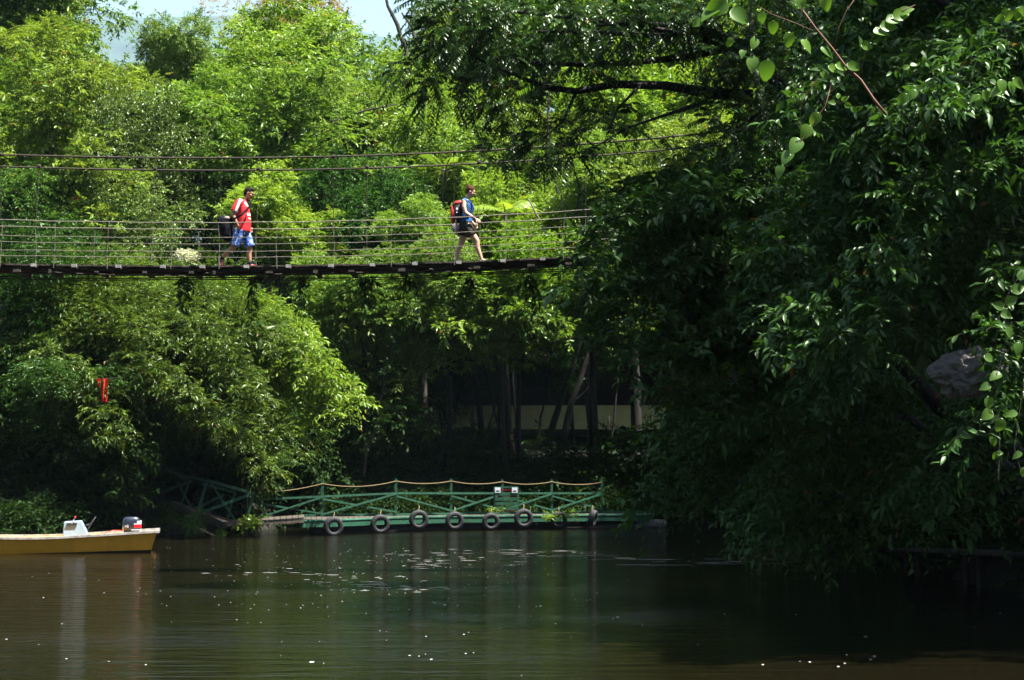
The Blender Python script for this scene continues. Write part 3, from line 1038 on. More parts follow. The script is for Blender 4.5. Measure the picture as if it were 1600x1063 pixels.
near_tree('drooping_tree',
          boughs([(1180, 640, 1010, 690, 38, 37), (1180, 680, 1000, 790, 38, 37), (1200, 720, 1050, 810, 38, 37), (1330, 640, 1170, 800, 35, 33), (1420, 700, 1200, 840, 35, 34), (1500, 700, 1290, 860, 34, 33),
                  (1640, 640, 1400, 800, 31, 30), (1640, 740, 1450, 850, 31, 30), (1400, 620, 1240, 730, 34, 33), (1560, 620, 1420, 740, 32, 31)], 27) + fill(1180, 1680, 640, 840, 18, 55, 80, 38, 41, .8),
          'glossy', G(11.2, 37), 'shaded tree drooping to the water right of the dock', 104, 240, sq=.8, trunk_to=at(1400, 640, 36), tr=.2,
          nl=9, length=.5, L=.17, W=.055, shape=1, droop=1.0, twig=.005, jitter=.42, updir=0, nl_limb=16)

near_tree('waterside_bush',
          [(1200, 850, 34, 41), (1250, 850, 40, 40), (1170, 855, 22, 41), (1300, 850, 40, 40), (1350, 850, 36, 39), (1390, 850, 36, 38), (1150, 835, 18, 41, .6), (1185, 870, 12, 41, .8), (1240, 872, 12, 40)],
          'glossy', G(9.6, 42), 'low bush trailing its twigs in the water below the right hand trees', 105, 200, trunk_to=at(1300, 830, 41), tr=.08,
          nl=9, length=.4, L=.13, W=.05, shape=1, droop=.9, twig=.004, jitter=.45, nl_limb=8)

near_tree('background_tree',
          fill(1130, 1750, 300, 520, 12, 100, 150, 50, 58) + fill(1180, 1750, 640, 830, 12, 80, 120, 48, 54) + fill(1330, 1750, 480, 680, 8, 90, 130, 50, 56) + fill(1240, 1750, -60, 300, 12, 110, 160, 48, 56),
          'under', G(14, 54), 'dim tree deep behind the glossy foliage on the right bank', 106, 60, trunk_to=at(1500, 300, 54), tr=.4,
          nl=8, length=.7, L=.26, W=.11, shape=0, droop=.5, nl_limb=12)


# ------------------------------------------------------------------ unseen canopy added round and behind the camera to shade the near foliage
SH = [(15, 23, 18.5, 4.5), (15, 27, 17, 8), (20, 8, 15, 7), (18, 47, 18, 8), (19, 60, 19, 8.5),   (16, 36, 17, 8), (17, 0, 13, 7), (-22, 5, 12, 7), (-24, 20, 11, 6), (0, -24, 12, 8), (-13, -22, 11, 7), (14, -18, 12, 8), (22, 38, 14, 7), (-23, 34, 10, 6)]
for i, (x, y, z, r) in enumerate(SH):
    me, Rr, puffs = ARCH['deep1' if i % 2 else 'deep2']
    root = empty('shade_tree', G(x, y), 0, 'unseen tree added out of view to shade the near foliage', 'tree', 'unseen trees added for shade')
    o = link('crown', me, root)
    o.location = Vector((x, y, z)) - root.location
    s = r / Rr
    o.scale = (s, s, s)
    o.rotation_euler = (0, 0, i * 1.3)
    link('trunk', trunk_mesh('trunk', (0, 0, -.3), [(p[0] * s + o.location.x, p[1] * s + o.location.y, p[2] * s + o.location.z, p[3]) for p in puffs], o.location, .35, 'bark_dark', i), root)

def haze():
    mb = MB()
    mb.box((0, 6800, 1650), (17000, 14200, 3306))
    m = bpy.data.materials.new('haze_air')
    m.use_nodes = True
    n, l = m.node_tree.nodes, m.node_tree.links
    n.clear()
    out = n.new('ShaderNodeOutputMaterial')
    v = n.new('ShaderNodeVolumePrincipled')
    v.inputs['Color'].default_value = (.55, .80, 1, 1)
    v.inputs['Density'].default_value = .00006
    l.new(v.outputs[0], out.inputs['Volume'])
    o = mb.build('haze', m)
    o['kind'] = 'stuff'


haze()


# ------------------------------------------------------------------ suspension bridge
M['cable'] = mat('cable_rust', (.05, .036, .026), .8, var=.5, scale=9, metal=.2)
M['rope'] = mat('rope_pale', (.23, .205, .165), .8, var=.5, scale=12)
M['deckwood'] = mat('deck_wood', (.075, .06, .045), .9, rgb2=(.03, .025, .018), scale=5, bump=.5, stretch=(1, 6, 1))
M['beamend'] = mat('beam_end_grey', (.45, .44, .42), .8, rgb2=(.2, .19, .18), scale=9)
BY = 38.0                        # near edge of the deck
BW = 1.0
PXM = F / BY


def par(px, y0, al, ar, x0=330):
    return y0 - (ar if px > x0 else al) * (px - x0) ** 2


def bz(px, y0, al, ar):
    """height of a bridge line whose near-side picture line is the parabola"""
    return at(px, par(px, y0, al, ar), BY).z


def bridge():
    x0, x1 = -900, 1750
    root = empty('suspension_bridge', at(330, 415, BY) + Vector((0, BW / 2, 0)), 0, 'long wooden suspension footbridge with wire rails, sagging across the river', 'bridge')
    O = root.location

    def P(px, z, y):
        return Vector((at(px, 415, BY).x, y, z)) - O
    xs = [x0 + i * (x1 - x0) / 106 for i in range(107)]
    dz = lambda px: bz(px, 414, 3e-5, 4.5e-5)
    # deck boards
    mb = MB()
    rng = random.Random(9)
    step = 11.5
    px = x0
    while px < x1:
        z = dz(px + step / 2) - .03 + rng.uniform(-.003, .003)
        a = P(px, z, BY + rng.uniform(-.05, .03))
        b = P(px, z, BY + BW + rng.uniform(-.03, .05))
        slope = (dz(px + step) - dz(px)) / (at(px + step, 415, BY).x - at(px, 415, BY).x)
        c = (a + b) / 2
        c.x += step / 2 * mpp(BY)
        mb.box(c, ((step - .5) * mpp(BY), (b - a).length, .035), Matrix.Rotation(-math.atan(slope) + rng.uniform(-.02, .02), 3, 'Y'))
        px += step
    mb.build('deck', M['deckwood'], root)
    # long beams under the boards
    for yy in (BY + .1, BY + .5, BY + .9):
        mb = MB()
        mb.tube([P(p, dz(p) - .095, yy) for p in xs], .048, 6)
        mb.build('stringer', M['deckwood'], root)
    # cross beams with pale ends
    k = 0
    px = 47 - 65.5 * 14
    while px < x1 - 20:
        mb = MB()
        z = dz(px) - .065
        mb.bar(P(px, z, BY - .16), P(px, z, BY + BW + .14), .085, .07, 0)
        mb.bar(P(px, z + .012, BY - .175), P(px, z + .012, BY - .14), .11, .065, 1)
        mb.build('cross_beam', [M['deckwood'], M['beamend']], root)
        mb = MB()
        q = px + rng.uniform(15, 45)
        mb.bar(P(q, dz(q) - .165, BY - .05), P(q + rng.uniform(-3, 3), dz(q) - .17, BY + BW + .05), rng.uniform(.05, .16), rng.uniform(.03, .07))
        if rng.random() < .6:
            mb.bar(P(q - 14, dz(q - 14) - rng.uniform(.15, .24), BY + .02), P(q + 22, dz(q + 22) - rng.uniform(.13, .2), BY + .05), .03, .025)
        mb.build('under_beam', M['deckwood'], root)
        px += 65.5 + rng.uniform(-4, 4)
    # cables below the deck
    for yy, d, r_ in ((BY + .05, .21, .014), (BY + .9, .20, .014), (BY + .95, .235, .012), (BY + .45, .17, .010)):
        mb = MB()
        mb.tube([P(p, dz(p) - d + .02 * math.sin(p * .013 + yy * 3), yy) for p in xs], r_, 6)
        mb.build('deck_cable', M['cable'], root)
    # main cables
    mcz = lambda px: bz(px, 249.5, 5e-5, 6.4e-5)
    for yy, nm in ((BY - .2, 0), (BY + BW + .25, 1)):
        mb = MB()
        mb.tube([P(p, mcz(p) - (.03 if nm else 0), yy) for p in xs], .02, 6)
        mb.build('main_cable', M['cable'], root)
    # handrail wires
    fs = [(348.5, 4e-5, 5.7e-5), (372, 3e-5, 5.4e-5), (393.5, 2.4e-5, 5.0e-5)]
    for side, yy in ((0, BY - .06), (1, BY + BW + .06)):
        for i, (y0, al, ar) in enumerate(fs):
            mb = MB()
            mb.tube([P(p, bz(p, y0, al, ar) + .006 * math.sin(p * .05 + i * 2 + side), yy) for p in xs], .0105 if i == 0 else .0065, 6)
            mb.build('handrail_wire', M['rope'], root)
    # uprights of the rail and long hangers to the main cables
    for side, yy, off in ((0, BY - .06, 0), (1, BY + BW + .06, 22)):
        px = -706 + off * 2
        j = 0
        while px < 1700:
            q = px + rng.uniform(-9, 9)
            mb = MB()
            za = dz(q) - .1
            zb = bz(q, 348.5, 4e-5, 5.7e-5)
            mb.tube([P(q, za, yy), P(q + rng.uniform(-2, 2), (za + zb) / 2, yy + .02), P(q + rng.uniform(-3, 3), zb + .02, yy)], .0065, 5)
            mb.build('rail_upright', M['rope'], root)
            if j % 2 == 0:
                ym = BY - .2 if side == 0 else BY + BW + .25
                mb = MB()
                mb.tube([P(q, zb, yy), P(q + rng.uniform(-2, 2), mcz(q) - (.03 if side else 0), ym)], .006, 5)
                mb.ell(P(q, mcz(q), ym), (.045, .045, .05), 6, 4)
                mb.build('hanger', M['cable'], root)
            px += 88
            j += 1
    # towers on both banks, outside the picture
    for px in (x0, x1):
        for yy in (BY - .2, BY + BW + .25):
            mb = MB()
            top = P(px, mcz(px) + .5, yy)
            g = float(ground_z(top.x + O.x, yy)) - 1 - O.z
            mb.bar((top.x, top.y, g), top, .35, .35)
            mb.build('tower_post', M['deckwood'], root)
        mb = MB()
        mb.bar(P(px, mcz(px) + .3, BY - .5), P(px, mcz(px) + .3, BY + BW + .55), .25, .25)
        mb.build('tower_beam', M['deckwood'], root)
    return root


bridge()


def hanging_plants():
    rng = np.random.default_rng(8)
    spots = [(287, 24, 'thin dark root strands hanging under the deck left of the man'), (393, 48, 'dark leafy tuft hanging below the man in red'),
             (473, 36, 'dark fern tuft hanging under the deck right of the man'), (572, 26, 'small dark tuft under the deck, midway between the people'),
             (635, 40, 'dark leafy tuft under the deck left of the woman'), (735, 28, 'thin dark strands hanging right below the woman'), (830, 40, 'dark leafy tuft under the deck near the right hand foliage')]
    for px, ln, lab in spots:
        base = at(px, 432, BY + .4)
        n = 14
        Pb = np.tile(np.array(base), (n, 1)) + rng.normal(0, .06, (n, 3)) * np.array([1, 1, .2])
        D = np.tile(np.array([0, 0, -1.0]), (n, 1)) + rng.normal(0, .35, (n, 3))
        V, T, tint, mi = sprays(Pb, D, rng, nl=7, length=ln * 1.3 * mpp(BY), L=.18, W=.045, shape=1, droop=.8, twig=.006)
        V = V - np.array(base)
        o = link('hanging_plant', np_mesh('hanging_plant', V, T, [M['dusk'], M['bark_dark']], tint, mi), None, base)
        tag(o, lab, 'plant', 'plants hanging below the bridge')


hanging_plants()


# ------------------------------------------------------------------ floating dock, gangway, tyres
M['green'] = mat('green_paint', (.013, .105, .055), .65, rgb2=(.007, .04, .022), scale=11)
M['green_edge'] = mat('green_edge', (.08, .24, .16), .6, rgb2=(.012, .08, .045), scale=3, stretch=(1, 1, 4))
M['plank'] = mat('grey_plank', (.085, .07, .055), .85, rgb2=(.03, .025, .018), scale=6, stretch=(1, 8, 1), bump=.4)
M['pontoon'] = mat('pontoon_black', (.02, .02, .022), .6, var=.4)
M['ropey'] = mat('rope_yellow', (.24, .18, .085), .9, var=.35, scale=20)
M['tyre'] = mat('tyre_rubber', (.024, .025, .030), .7, var=.35, scale=8, bump=.3)
M['white'] = mat('white_board', (.72, .76, .85), .5, var=.12)
M['red'] = mat('red_paint', (.55, .03, .02), .5, var=.2)
DECKZ = .47


def dock():
    # picture anchors: posts stand on the back edge, fascia runs along the front edge
    def yb(px):
        return np.interp(px, [395, 504, 619, 705, 785, 862, 940, 1030], [61.8, 62.3, 63.2, 64.2, 65.0, 65.6, 66.2, 66.8])

    def yf(px):
        return np.interp(px, [470, 520, 620, 705, 785, 862, 940, 1030], [57.8, 58.4, 60.9, 62.2, 62.8, 63.4, 64.0, 64.6])
    O = at(700, 803, 63)
    O.z = 0
    root = empty('floating_dock', O, 0, 'long green floating dock with post and rope railing at the far bank', 'dock')

    def P(px, Y, z):
        x = at(px, 700, Y).x
        return Vector((x, Y, z)) - O
    xs = [470, 520, 570, 620, 662, 705, 745, 785, 824, 862, 900, 940, 985, 1022]
    dz = lambda px: DECKZ + (-.10 if px < 500 else 0)
    mb = MB()
    for a, b in zip(xs[:-1], xs[1:]):
        for t in range(6):
            p0 = a + (b - a) * t / 6 + .3
            p1 = a + (b - a) * (t + 1) / 6 - .3
            q = [P(p0, yf(p0), 0), P(p1, yf(p1), 0), P(p1, yb(p1), 0), P(p0, yb(p0), 0)]
            z = DECKZ + rr.uniform(-.006, .006)
            mb.add([Vector((v.x, v.y, z + k)) for k in (-.035, 0) for v in q], [(3, 2, 1, 0), (4, 5, 6, 7), (0, 1, 5, 4), (1, 2, 6, 5), (2, 3, 7, 6), (3, 0, 4, 7)])
    mb.build('deck', M['plank'], root)
    mb = MB()
    for a, b in zip(xs[:-1], xs[1:]):
        mb.bar(P(a, yf(a) - .06, DECKZ - .12), P(b, yf(b) - .06, DECKZ - .12), .06, .18)
    mb.build('fascia', M['green'], root)
    mb = MB()
    for a, b in zip(xs[:-1], xs[1:]):
        mb.bar(P(a, yf(a) - .04, DECKZ + .008), P(b, yf(b) - .04, DECKZ + .008), .14, .045)
    mb.build('edge_board', M['green_edge'], root)
    mb = MB()
    for a, b in zip(xs[:-1], xs[1:]):
        mb.bar(P(a, yb(a) + .05, DECKZ + .03), P(b, yb(b) + .05, DECKZ + .03), .07, .1)
    mb.build('back_board', M['green'], root)
    mb = MB()
    for off in (.35, 1.4):
        mb.tube([P(p, yf(p) + off, .06) for p in (490, 620, 705, 862, 1038)], .2, 10)
    mb.build('pontoon', M['pontoon'], root, True)
    posts = [504, 619, 705, 785, 862, 940]
    tops = [752, 748, 748, 749, 749, 750]
    for p, t in zip(posts, tops):
        mb = MB()
        Y = float(yb(p))
        mb.bar(P(p, Y, DECKZ - .1), P(p, Y, at(p, t, Y).z), .085, .085)
        mb.build('post', M['green'], root)
    pr = [395] + posts
    tt = [765] + tops
    hr = [781, 776, 771, 771, 771, 771, 771]
    lo = [812, 804, 801, 799, 798, 798, 797]

    def bar(name, p0, y0, p1, y1, w_=.07, off=-.06, th=.04):
        mb = MB()
        A, B = float(yb(p0)), float(yb(p1))
        mb.bar(at(p0, y0, A + off) - O, at(p1, y1, B + off) - O, th, w_)
        mb.build(name, M['green'], root)
    for i in range(6):
        bar('mid_rail', pr[i], hr[i], pr[i + 1], hr[i + 1])
        bar('brace', pr[i], hr[i] + 4, pr[i + 1], lo[i + 1] - 1, .06, -.11)
        if i != 2:
            bar('brace', pr[i], lo[i], pr[i + 1], hr[i + 1] + 1, .06, -.16)
        mb = MB()
        pts = []
        for k in range(9):
            t = k / 8
            p = pr[i] + (pr[i + 1] - pr[i]) * t
            y = (tt[i] + 4) * (1 - t) + (tt[i + 1] + 4) * t + (8 if i == 1 else 5) * 4 * t * (1 - t) * .8
            pts.append(at(p, y, float(yb(p)) - .05) - O)
        mb.tube(pts, .016, 6)
        mb.build('rope', M['ropey'], root)
    # ramp platform at the left end
    mb = MB()
    for t in range(9):
        p0, p1 = 392 + t * 9.4, 400.6 + t * 9.4
        for k in range(1):
            z = lambda p: float(np.interp(p, [390, 480], [.36, .5]))
            q = [P(p0, 57.2, z(p0)), P(p1, 57.3, z(p1)), P(p1, 61.9, z(p1) + .06), P(p0, 61.7, z(p0) + .06)]
            mb.add([v + Vector((0, 0, k2)) for k2 in (-.06, 0) for v in q], [(3, 2, 1, 0), (4, 5, 6, 7), (0, 1, 5, 4), (1, 2, 6, 5), (2, 3, 7, 6), (3, 0, 4, 7)])
    mb.build('ramp', M['plank'], root)
    for p in (383, 399):
        mb = MB()
        mb.tube([P(p, 57.3, -.5), P(p + 1, 57.3, .42)], .09, 8)
        mb.build('pile', M['plank'], root)
    return P, yf


DP, dyf = dock()


def tyre(px, py, r_px, label, yaw=0.0, tilt=0.0, squash=1.0):
    Y = float(np.interp(px, [520, 620, 705, 785, 862, 940], [58.2, 60.7, 62.0, 62.6, 63.2, 63.8])) - .28
    c = at(px, py, Y)
    r = r_px * mpp(Y)
    root = empty('tyre', c, 0, label, 'tyre', 'tyres hung as fenders on the dock')
    prof = [(.57, -.26), (.55, -.33), (.70, -.36), (.86, -.36), (.97, -.30), (1.0, -.2), (1.0, .2), (.97, .30), (.86, .36), (.70, .36), (.55, .33), (.57, .26), (.72, .22), (.88, .2), (.88, -.2), (.72, -.22)]
    n = 28
    rings = []
    for j in range(n + 1):
        a = 2 * math.pi * j / n
        rings.append([(q * r * math.cos(a), h * r * .95, q * r * math.sin(a) * squash) for q, h in prof])
    mb = MB()
    mb.loft(rings, cap=False)
    b = mb.build('carcass', M['tyre'], root, True)
    b.rotation_euler = (tilt, 0, yaw)
    mb = MB()
    mb.tube([(0, 0, r * .9), (.02, .1, r + .1), (0, .26, r + .14)], .012, 5)
    mb.build('tether', M['ropey'], root)
    return root


for a in ((521, 823, 15.5, 'first tyre from the left, half sunk at the low end of the dock', .35), (594, 819, 15, 'tyre standing upright left of the railing post with the deepest rope', .35),
          (654, 812, 15, 'tyre hung high on the fascia between the second and third railing posts', .3), (710, 814, 14.5, 'tyre right under the third railing post', .3),
          (767, 815, 13.5, 'low tyre under the left leg of the notice board', .25), (818, 810, 15, 'tyre hung highest, just right of the notice board', .25),
          (873, 813, 13, 'small low tyre between two tufts of weeds', .1), (926, 810, 13.5, 'tyre seen edge on near the right end of the railing', 1.3, .25)):
    tyre(a[0], a[1], a[2], a[3], a[4], a[5] if len(a) > 5 else .12)


def weeds():
    rng = np.random.default_rng(12)
    for px, py, n, ln, L, matn, lab in ((858, 812, 16, .35, .16, 'lime', 'bright weed tuft on the dock left of the small tyre'), (890, 810, 16, .35, .16, 'lime', 'bright weed tuft on the dock right of the small tyre'),
                                  (772, 800, 10, .25, .12, 'lime', 'small weed growing at the foot of the notice board'), (386, 824, 20, .46, .22, 'lime', 'leafy green plant growing from the pile at the foot of the gangway'),
                                  (1012, 806, 10, .4, .14, 'deep', 'sparse twig plant on the bare right end of the dock')):
        Y = 57.0 if px < 400 else 62.9
        if px > 1000: Y = 64.4
        base = at(px, py, Y)
        Pb = np.tile(np.array(base), (n, 1)) + rng.normal(0, .08, (n, 3)) * np.array([1.4, .6, .3])
        D = np.tile(np.array([0, 0, 1.0]), (n, 1)) + rng.normal(0, .5, (n, 3))
        V, T, tint, mi = sprays(Pb, D, rng, nl=6, length=ln, L=L, W=L * .3, shape=1, droop=.4, twig=.008)
        o = link('weed_tuft', np_mesh('weed_tuft', V - np.array(base), T, [M[matn], M['bark']], tint, mi), None, base)
        tag(o, lab, 'plant', 'weeds growing on the dock')


weeds()


def notice_board():
    Y = 64.1
    c = at(791, 799, Y)
    root = empty('notice_board', c, 0, 'green slatted board with two small white notices on the dock railing', 'board')
    k = mpp(Y)
    W_, H_ = 37 * k, 38 * k
    for sx in (-1, 1):
        mb = MB()
        mb.bar((sx * W_ / 2, 0, -.05), (sx * W_ / 2, 0, H_), .06, .06)
        mb.build('upright', M['green'], root)
    for z, h in ((.10, .12), (.27, .10), (.43, .12), (.60, .10), (.84, .06)):
        mb = MB()
        mb.box((0, -.045, z * H_ / .86), (W_ - .07, .03, h))
        mb.build('slat', M['green'], root)
    for z in (.02, .53, .73):
        mb = MB()
        mb.box((0, .0, z * H_ / .86 + .01), (W_ * .7, .03, .05))
        mb.build('red_strip', M['red'], root)
    for sx in (-1, 1):
        mb = MB()
        mb.box((sx * (W_ / 2 - .12), -.075, .74 * H_ / .86), (.2, .02, .19), mi=0)
        mb.box((sx * (W_ / 2 - .12), -.088, .70 * H_ / .86), (.14, .004, .014), mi=1)
        mb.box((sx * (W_ / 2 - .12), -.088, .725 * H_ / .86), (.10, .004, .012), mi=1)
        mb.build('notice', [M['white'], M['cable']], root)


notice_board()


def gangway():
    """broken gangway: two green X-braced rails sloping from the bank to the dock"""
    O = Vector((-9.2, 57.5, 0))
    root = empty('gangway', O, 0, 'collapsed green gangway with crossed rails leaning from bank to dock', 'gangway')

    def seg(name, x0, y0, x1, y1, Y0, Y1=None, w_=.09):
        mb = MB()
        mb.bar(at(x0, y0, Y0) - O, at(x1, y1, Y1 if Y1 else Y0) - O, .045, w_)
        mb.build(name, M['green'], root)
    N = 57.4      # near rail
    seg('post', 308, 803, 324, 751, N, w_=.08)
    seg('post', 384, 813, 397, 770, N, w_=.08)
    seg('top_rail', 324, 751, 396, 771, N)
    seg('brace', 312, 802, 396, 771, N - .06, w_=.10)
    seg('brace', 328, 752, 368, 815, N + .06, w_=.07)
    F_ = 58.8     # far rail
    seg('post', 355, 812, 367, 770, F_, w_=.07)
    seg('top_rail', 316, 756, 367, 770, F_, w_=.07)
    seg('brace', 300, 797, 350, 774, F_, w_=.08)
    seg('post', 386, 795, 387, 758, F_, w_=.08)
    # upper flight running back up the bank
    U = 59.3
    seg('post', 283, 788, 296, 752, U, w_=.07)
    seg('brace', 276, 752, 304, 802, U + .05, w_=.07)
    seg('brace', 250, 770, 300, 752, U, w_=.07)
    seg('top_rail', 262, 737, 324, 752, U, w_=.07)
    seg('top_rail', 278, 744, 297, 750, U + .1, w_=.07)
    V_ = 60.6
    seg('post', 226, 762, 232, 728, V_, w_=.06)
    seg('brace', 206, 733, 224, 770, V_ + .05, w_=.07)
    seg('top_rail', 206, 718, 240, 728, V_, w_=.06)
    seg('brace', 232, 730, 241, 748, V_, w_=.06)
    seg('brace', 208, 735, 236, 726, V_ + .1, w_=.06)
    seg('top_rail', 240, 728, 280, 740, V_, w_=.06)
    # the broken walkway planks
    for name, a, b, c, d, Y, w_ in (('walkway', 308, 803, 352, 821, 57.9, .22), ('walkway', 352, 819, 392, 815, 57.5, .16), ('walkway', 270, 788, 312, 806, 58.6, .2), ('loose_plank', 275, 787, 330, 802, 57.6, .07), ('loose_plank', 322, 803, 372, 817, 57.4, .06), ('loose_plank', 300, 822, 342, 840, 57.0, .06)):
        mb = MB()
        mb.bar(at(a, b, Y) - O, at(c, d, Y) - O, .9 if name == 'walkway' else .12, w_)
        mb.build(name, M['plank'], root)


gangway()


# ------------------------------------------------------------------ pale houses behind the trees
M['cream'] = mat('cream_wall', (.75, .72, .36), .8, rgb2=(.58, .56, .28), scale=1.2)
M['dark_wood'] = mat('dark_wood', (.025, .02, .015), .8, var=.4)
M['roof'] = mat('roof_sheet', (.07, .055, .045), .8, var=.4)
M['plaster'] = mat('white_plaster', (.72, .74, .76), .8, var=.15)


def chalet(x0, x1, ytop, ybot, Y, label, name='chalet', depth=6.0):
    a, b = at(x0, ybot, Y), at(x1, ytop, Y)
    O = Vector(((a.x + b.x) / 2, Y, float(ground_z((a.x + b.x) / 2, Y)) - .1))
    root = empty(name, O, 0, label, 'building')
    W_ = b.x - a.x
    zb, zt = a.z - O.z, b.z - O.z
    mb = MB()
    n = 14
    mb.box((0, 0, (zb + zt) / 2), (W_, .12, zt - zb))
    mb.build('parapet', M['cream'], root)
    mb = MB()
    mb.box((0, -.03, zt + .035), (W_ + .1, .2, .06))
    mb.build('coping', M['cream'], root)
    mb = MB()
    mb.box((0, depth / 2, zb - .16), (W_ + .3, depth + .3, .26))
    mb.build('floor', M['dark_wood'], root)
    mb = MB()
    mb.box((0, depth * .45, (zt + zb) / 2 + 1.2), (W_, .1, 3.4))
    mb.build('back_wall', M['dark_wood'], root)
    H = zb + 2.9
    mb = MB()
    mb.add([(-W_ / 2 - .8, -1, H), (W_ / 2 + .8, -1, H), (W_ / 2 + .8, depth / 2, H + 1.6), (-W_ / 2 - .8, depth / 2, H + 1.6), (-W_ / 2 - .8, depth + 1, H), (W_ / 2 + .8, depth + 1, H),
            (-W_ / 2 - .8, -1, H + .08), (W_ / 2 + .8, -1, H + .08), (W_ / 2 + .8, depth / 2, H + 1.68), (-W_ / 2 - .8, depth / 2, H + 1.68), (-W_ / 2 - .8, depth + 1, H + .08), (W_ / 2 + .8, depth + 1, H + .08)],
           [(0, 1, 2, 3), (3, 2, 5, 4), (6, 7, 8, 9), (9, 8, 11, 10), (0, 1, 7, 6), (4, 5, 11, 10)])
    mb.build('roof', M['roof'], root)
    k = max(2, int(W_ / 3.2))
    for i in range(k + 1):
        x = -W_ / 2 + W_ * i / k
        mb = MB()
        mb.bar((x, .12 if 0 < i < k else .0, zt), (x, .12 if 0 < i < k else .0, H), .12, .12)
        mb.build('veranda_post', M['dark_wood'], root)
        mb = MB()
        mb.bar((x, .3, -.5), (x, .3, zb - .1), .2, .2)
        mb.build('stilt', M['dark_wood'], root)
    return root, zb, zt


chalet(705, 1215, 636, 671, 79.5, 'long cream walled veranda house glimpsed between the trunks above the dock')
chalet(-90, 195, 601, 640, 72, 'cream walled house glimpsed behind the trees at the far left')


def red_cloth():
    Y = 53.4
    c = at(160, 592, Y)
    rr.random()
    root = empty('red_cloth', c, 0, 'red cloth hanging from a dark line in the trees at the left', 'cloth')
    k = mpp(Y)
    m = mat('red_cloth', (.80, .015, .012), .8, var=.15)
    rng = np.random.default_rng(2)
    for x0, wd, ln in ((-6, 7, 12), (3, 12, 36)):
        nx, nz = 10, 16
        rows = []
        for s_ in (0, .02):
            for i in range(nz):
                for j in range(nx):
                    u = j / (nx - 1)
                    v = i / (nz - 1)
                    rows.append(((x0 + (u - .5) * wd * (1 - .25 * v) + math.sin(v * 3) * .6) * k, math.sin(u * 11 + v) * .05 + s_, -v * ln * k))
        fs = []
        N = nx * nz
        for i in range(nz - 1):
            for j in range(nx - 1):
                a = i * nx + j
                fs.append((a, a + 1, a + nx + 1, a + nx))
                fs.append((N + a + nx, N + a + nx + 1, N + a + 1, N + a))
        mb = MB()
        mb.add(rows, fs)
        mb.build('cloth', m, root, True)
    mb = MB()
    mb.tube([(-.5, .0, .02), (0, 0, 0), (.5, 0, .03)], .012, 6)
    mb.build('line', M['dark_wood'], root)


red_cloth()


# ------------------------------------------------------------------ trunks and pale bare branches you can tell apart
def bare(name, lines, Y, label, material='bark', cat='trunk', group=None):
    a = lines[0][0]
    O = at(a[0], a[1], Y)
    root = empty(name, O, 0, label, cat, group)
    mb = MB()
    rng = np.random.default_rng(len(lines) + int(a[0]))
    for ln in lines:
        pts, rad = [], []
        for i in range(len(ln) - 1):
            p0, p1 = ln[i], ln[i + 1]
            for t in (0, .33, .66):
                pts.append(at(p0[0] + (p1[0] - p0[0]) * t + rng.normal(0, .5), p0[1] + (p1[1] - p0[1]) * t, Y + (p0[3] if len(p0) > 3 else 0)) - O)
                rad.append((p0[2] + (p1[2] - p0[2]) * t) / 2 * mpp(Y))
        pts.append(at(ln[-1][0], ln[-1][1], Y) - O)
        rad.append(ln[-1][2] / 2 * mpp(Y))
        mb.tube(pts, rad, 7)
    link('trunk', mb.mesh('trunk', M[material], True), root)


bare('pale_branch', [[(894, 372, 10), (884, 330, 8), (872, 300, 6), (862, 262, 3)], [(892, 350, 7), (884, 312, 5), (890, 280, 3)], [(896, 340, 7), (912, 300, 6), (935, 278, 4), (945, 262, 2)], [(894, 340, 6), (906, 318, 4), (903, 292, 2)]],
     71.5, 'pale forked branches standing above the rail right of the woman', 'bark_pale', 'branch')
bare('leaning_branch', [[(883, 403, 8), (866, 382, 6), (850, 360, 5), (838, 335, 3), (825, 310, 2)], [(870, 400, 6), (845, 380, 4), (825, 370, 3), (815, 352, 2)]],
     71, 'pale crooked branch leaning left where the deck meets the foliage', 'bark_pale', 'branch')
bare('bowed_branch', [[(440, 222, 5), (480, 204, 5), (530, 186, 4), (575, 172, 3), (620, 163, 2)]], 80, 'long thin bowed branch sloping up left of the dark overhanging clump', 'bark', 'branch')
bare('sparse_trunk', [[(642, 130, 9), (634, 80, 8), (622, 40, 7), (606, 10, 5), (598, -20, 4)], [(652, 75, 4), (642, 40, 4), (628, 20, 3)], [(642, 40, 4), (644, 10, 3), (640, -20, 2)]], 90, 'thin bare dark trunk crossing the small sky gap', 'bark', 'trunk')
bare('dark_limb', [[(20, 142, 5), (50, 168, 6), (85, 200, 6), (100, 215, 5)], [(70, 186, 4), (90, 182, 3), (112, 178, 2)]], 79.5, 'dark slanting limb inside the upper left crown', 'bark_dark', 'branch')
bare('young_tree', [[(568, 745, 5), (572, 712, 4), (590, 660, 4), (598, 612, 3), (603, 590, 2), (612, 530, 2)]], 67, 'thin pale stem leaning right behind the dock rope', 'bark', 'trunk', 'thin stems on the dark far bank')
bare('young_tree', [[(492, 745, 4), (497, 705, 3), (503, 675, 3), (508, 655, 2), (512, 600, 2)]], 66, 'thin pale stem left of the leaning stem, by the lime tree tip', 'bark', 'trunk', 'thin stems on the dark far bank')
bare('wall_trunk', [[(855, 700, 13), (866, 660, 11), (878, 620, 9), (890, 585, 8), (905, 540, 7), (925, 470, 6)]], 73, 'slim grey trunk leaning right in front of the cream wall', 'bark_dark', 'trunk', 'trunks before the cream wall')
bare('wall_trunk', [[(878, 700, 12), (886, 660, 12), (893, 630, 10), (905, 600, 8), (922, 545, 7), (930, 480, 6)], [(893, 632, 5), (908, 618, 3), (920, 605, 2)]], 73.5, 'darker forked trunk right beside the slim leaning one', 'bark_dark', 'trunk', 'trunks before the cream wall')
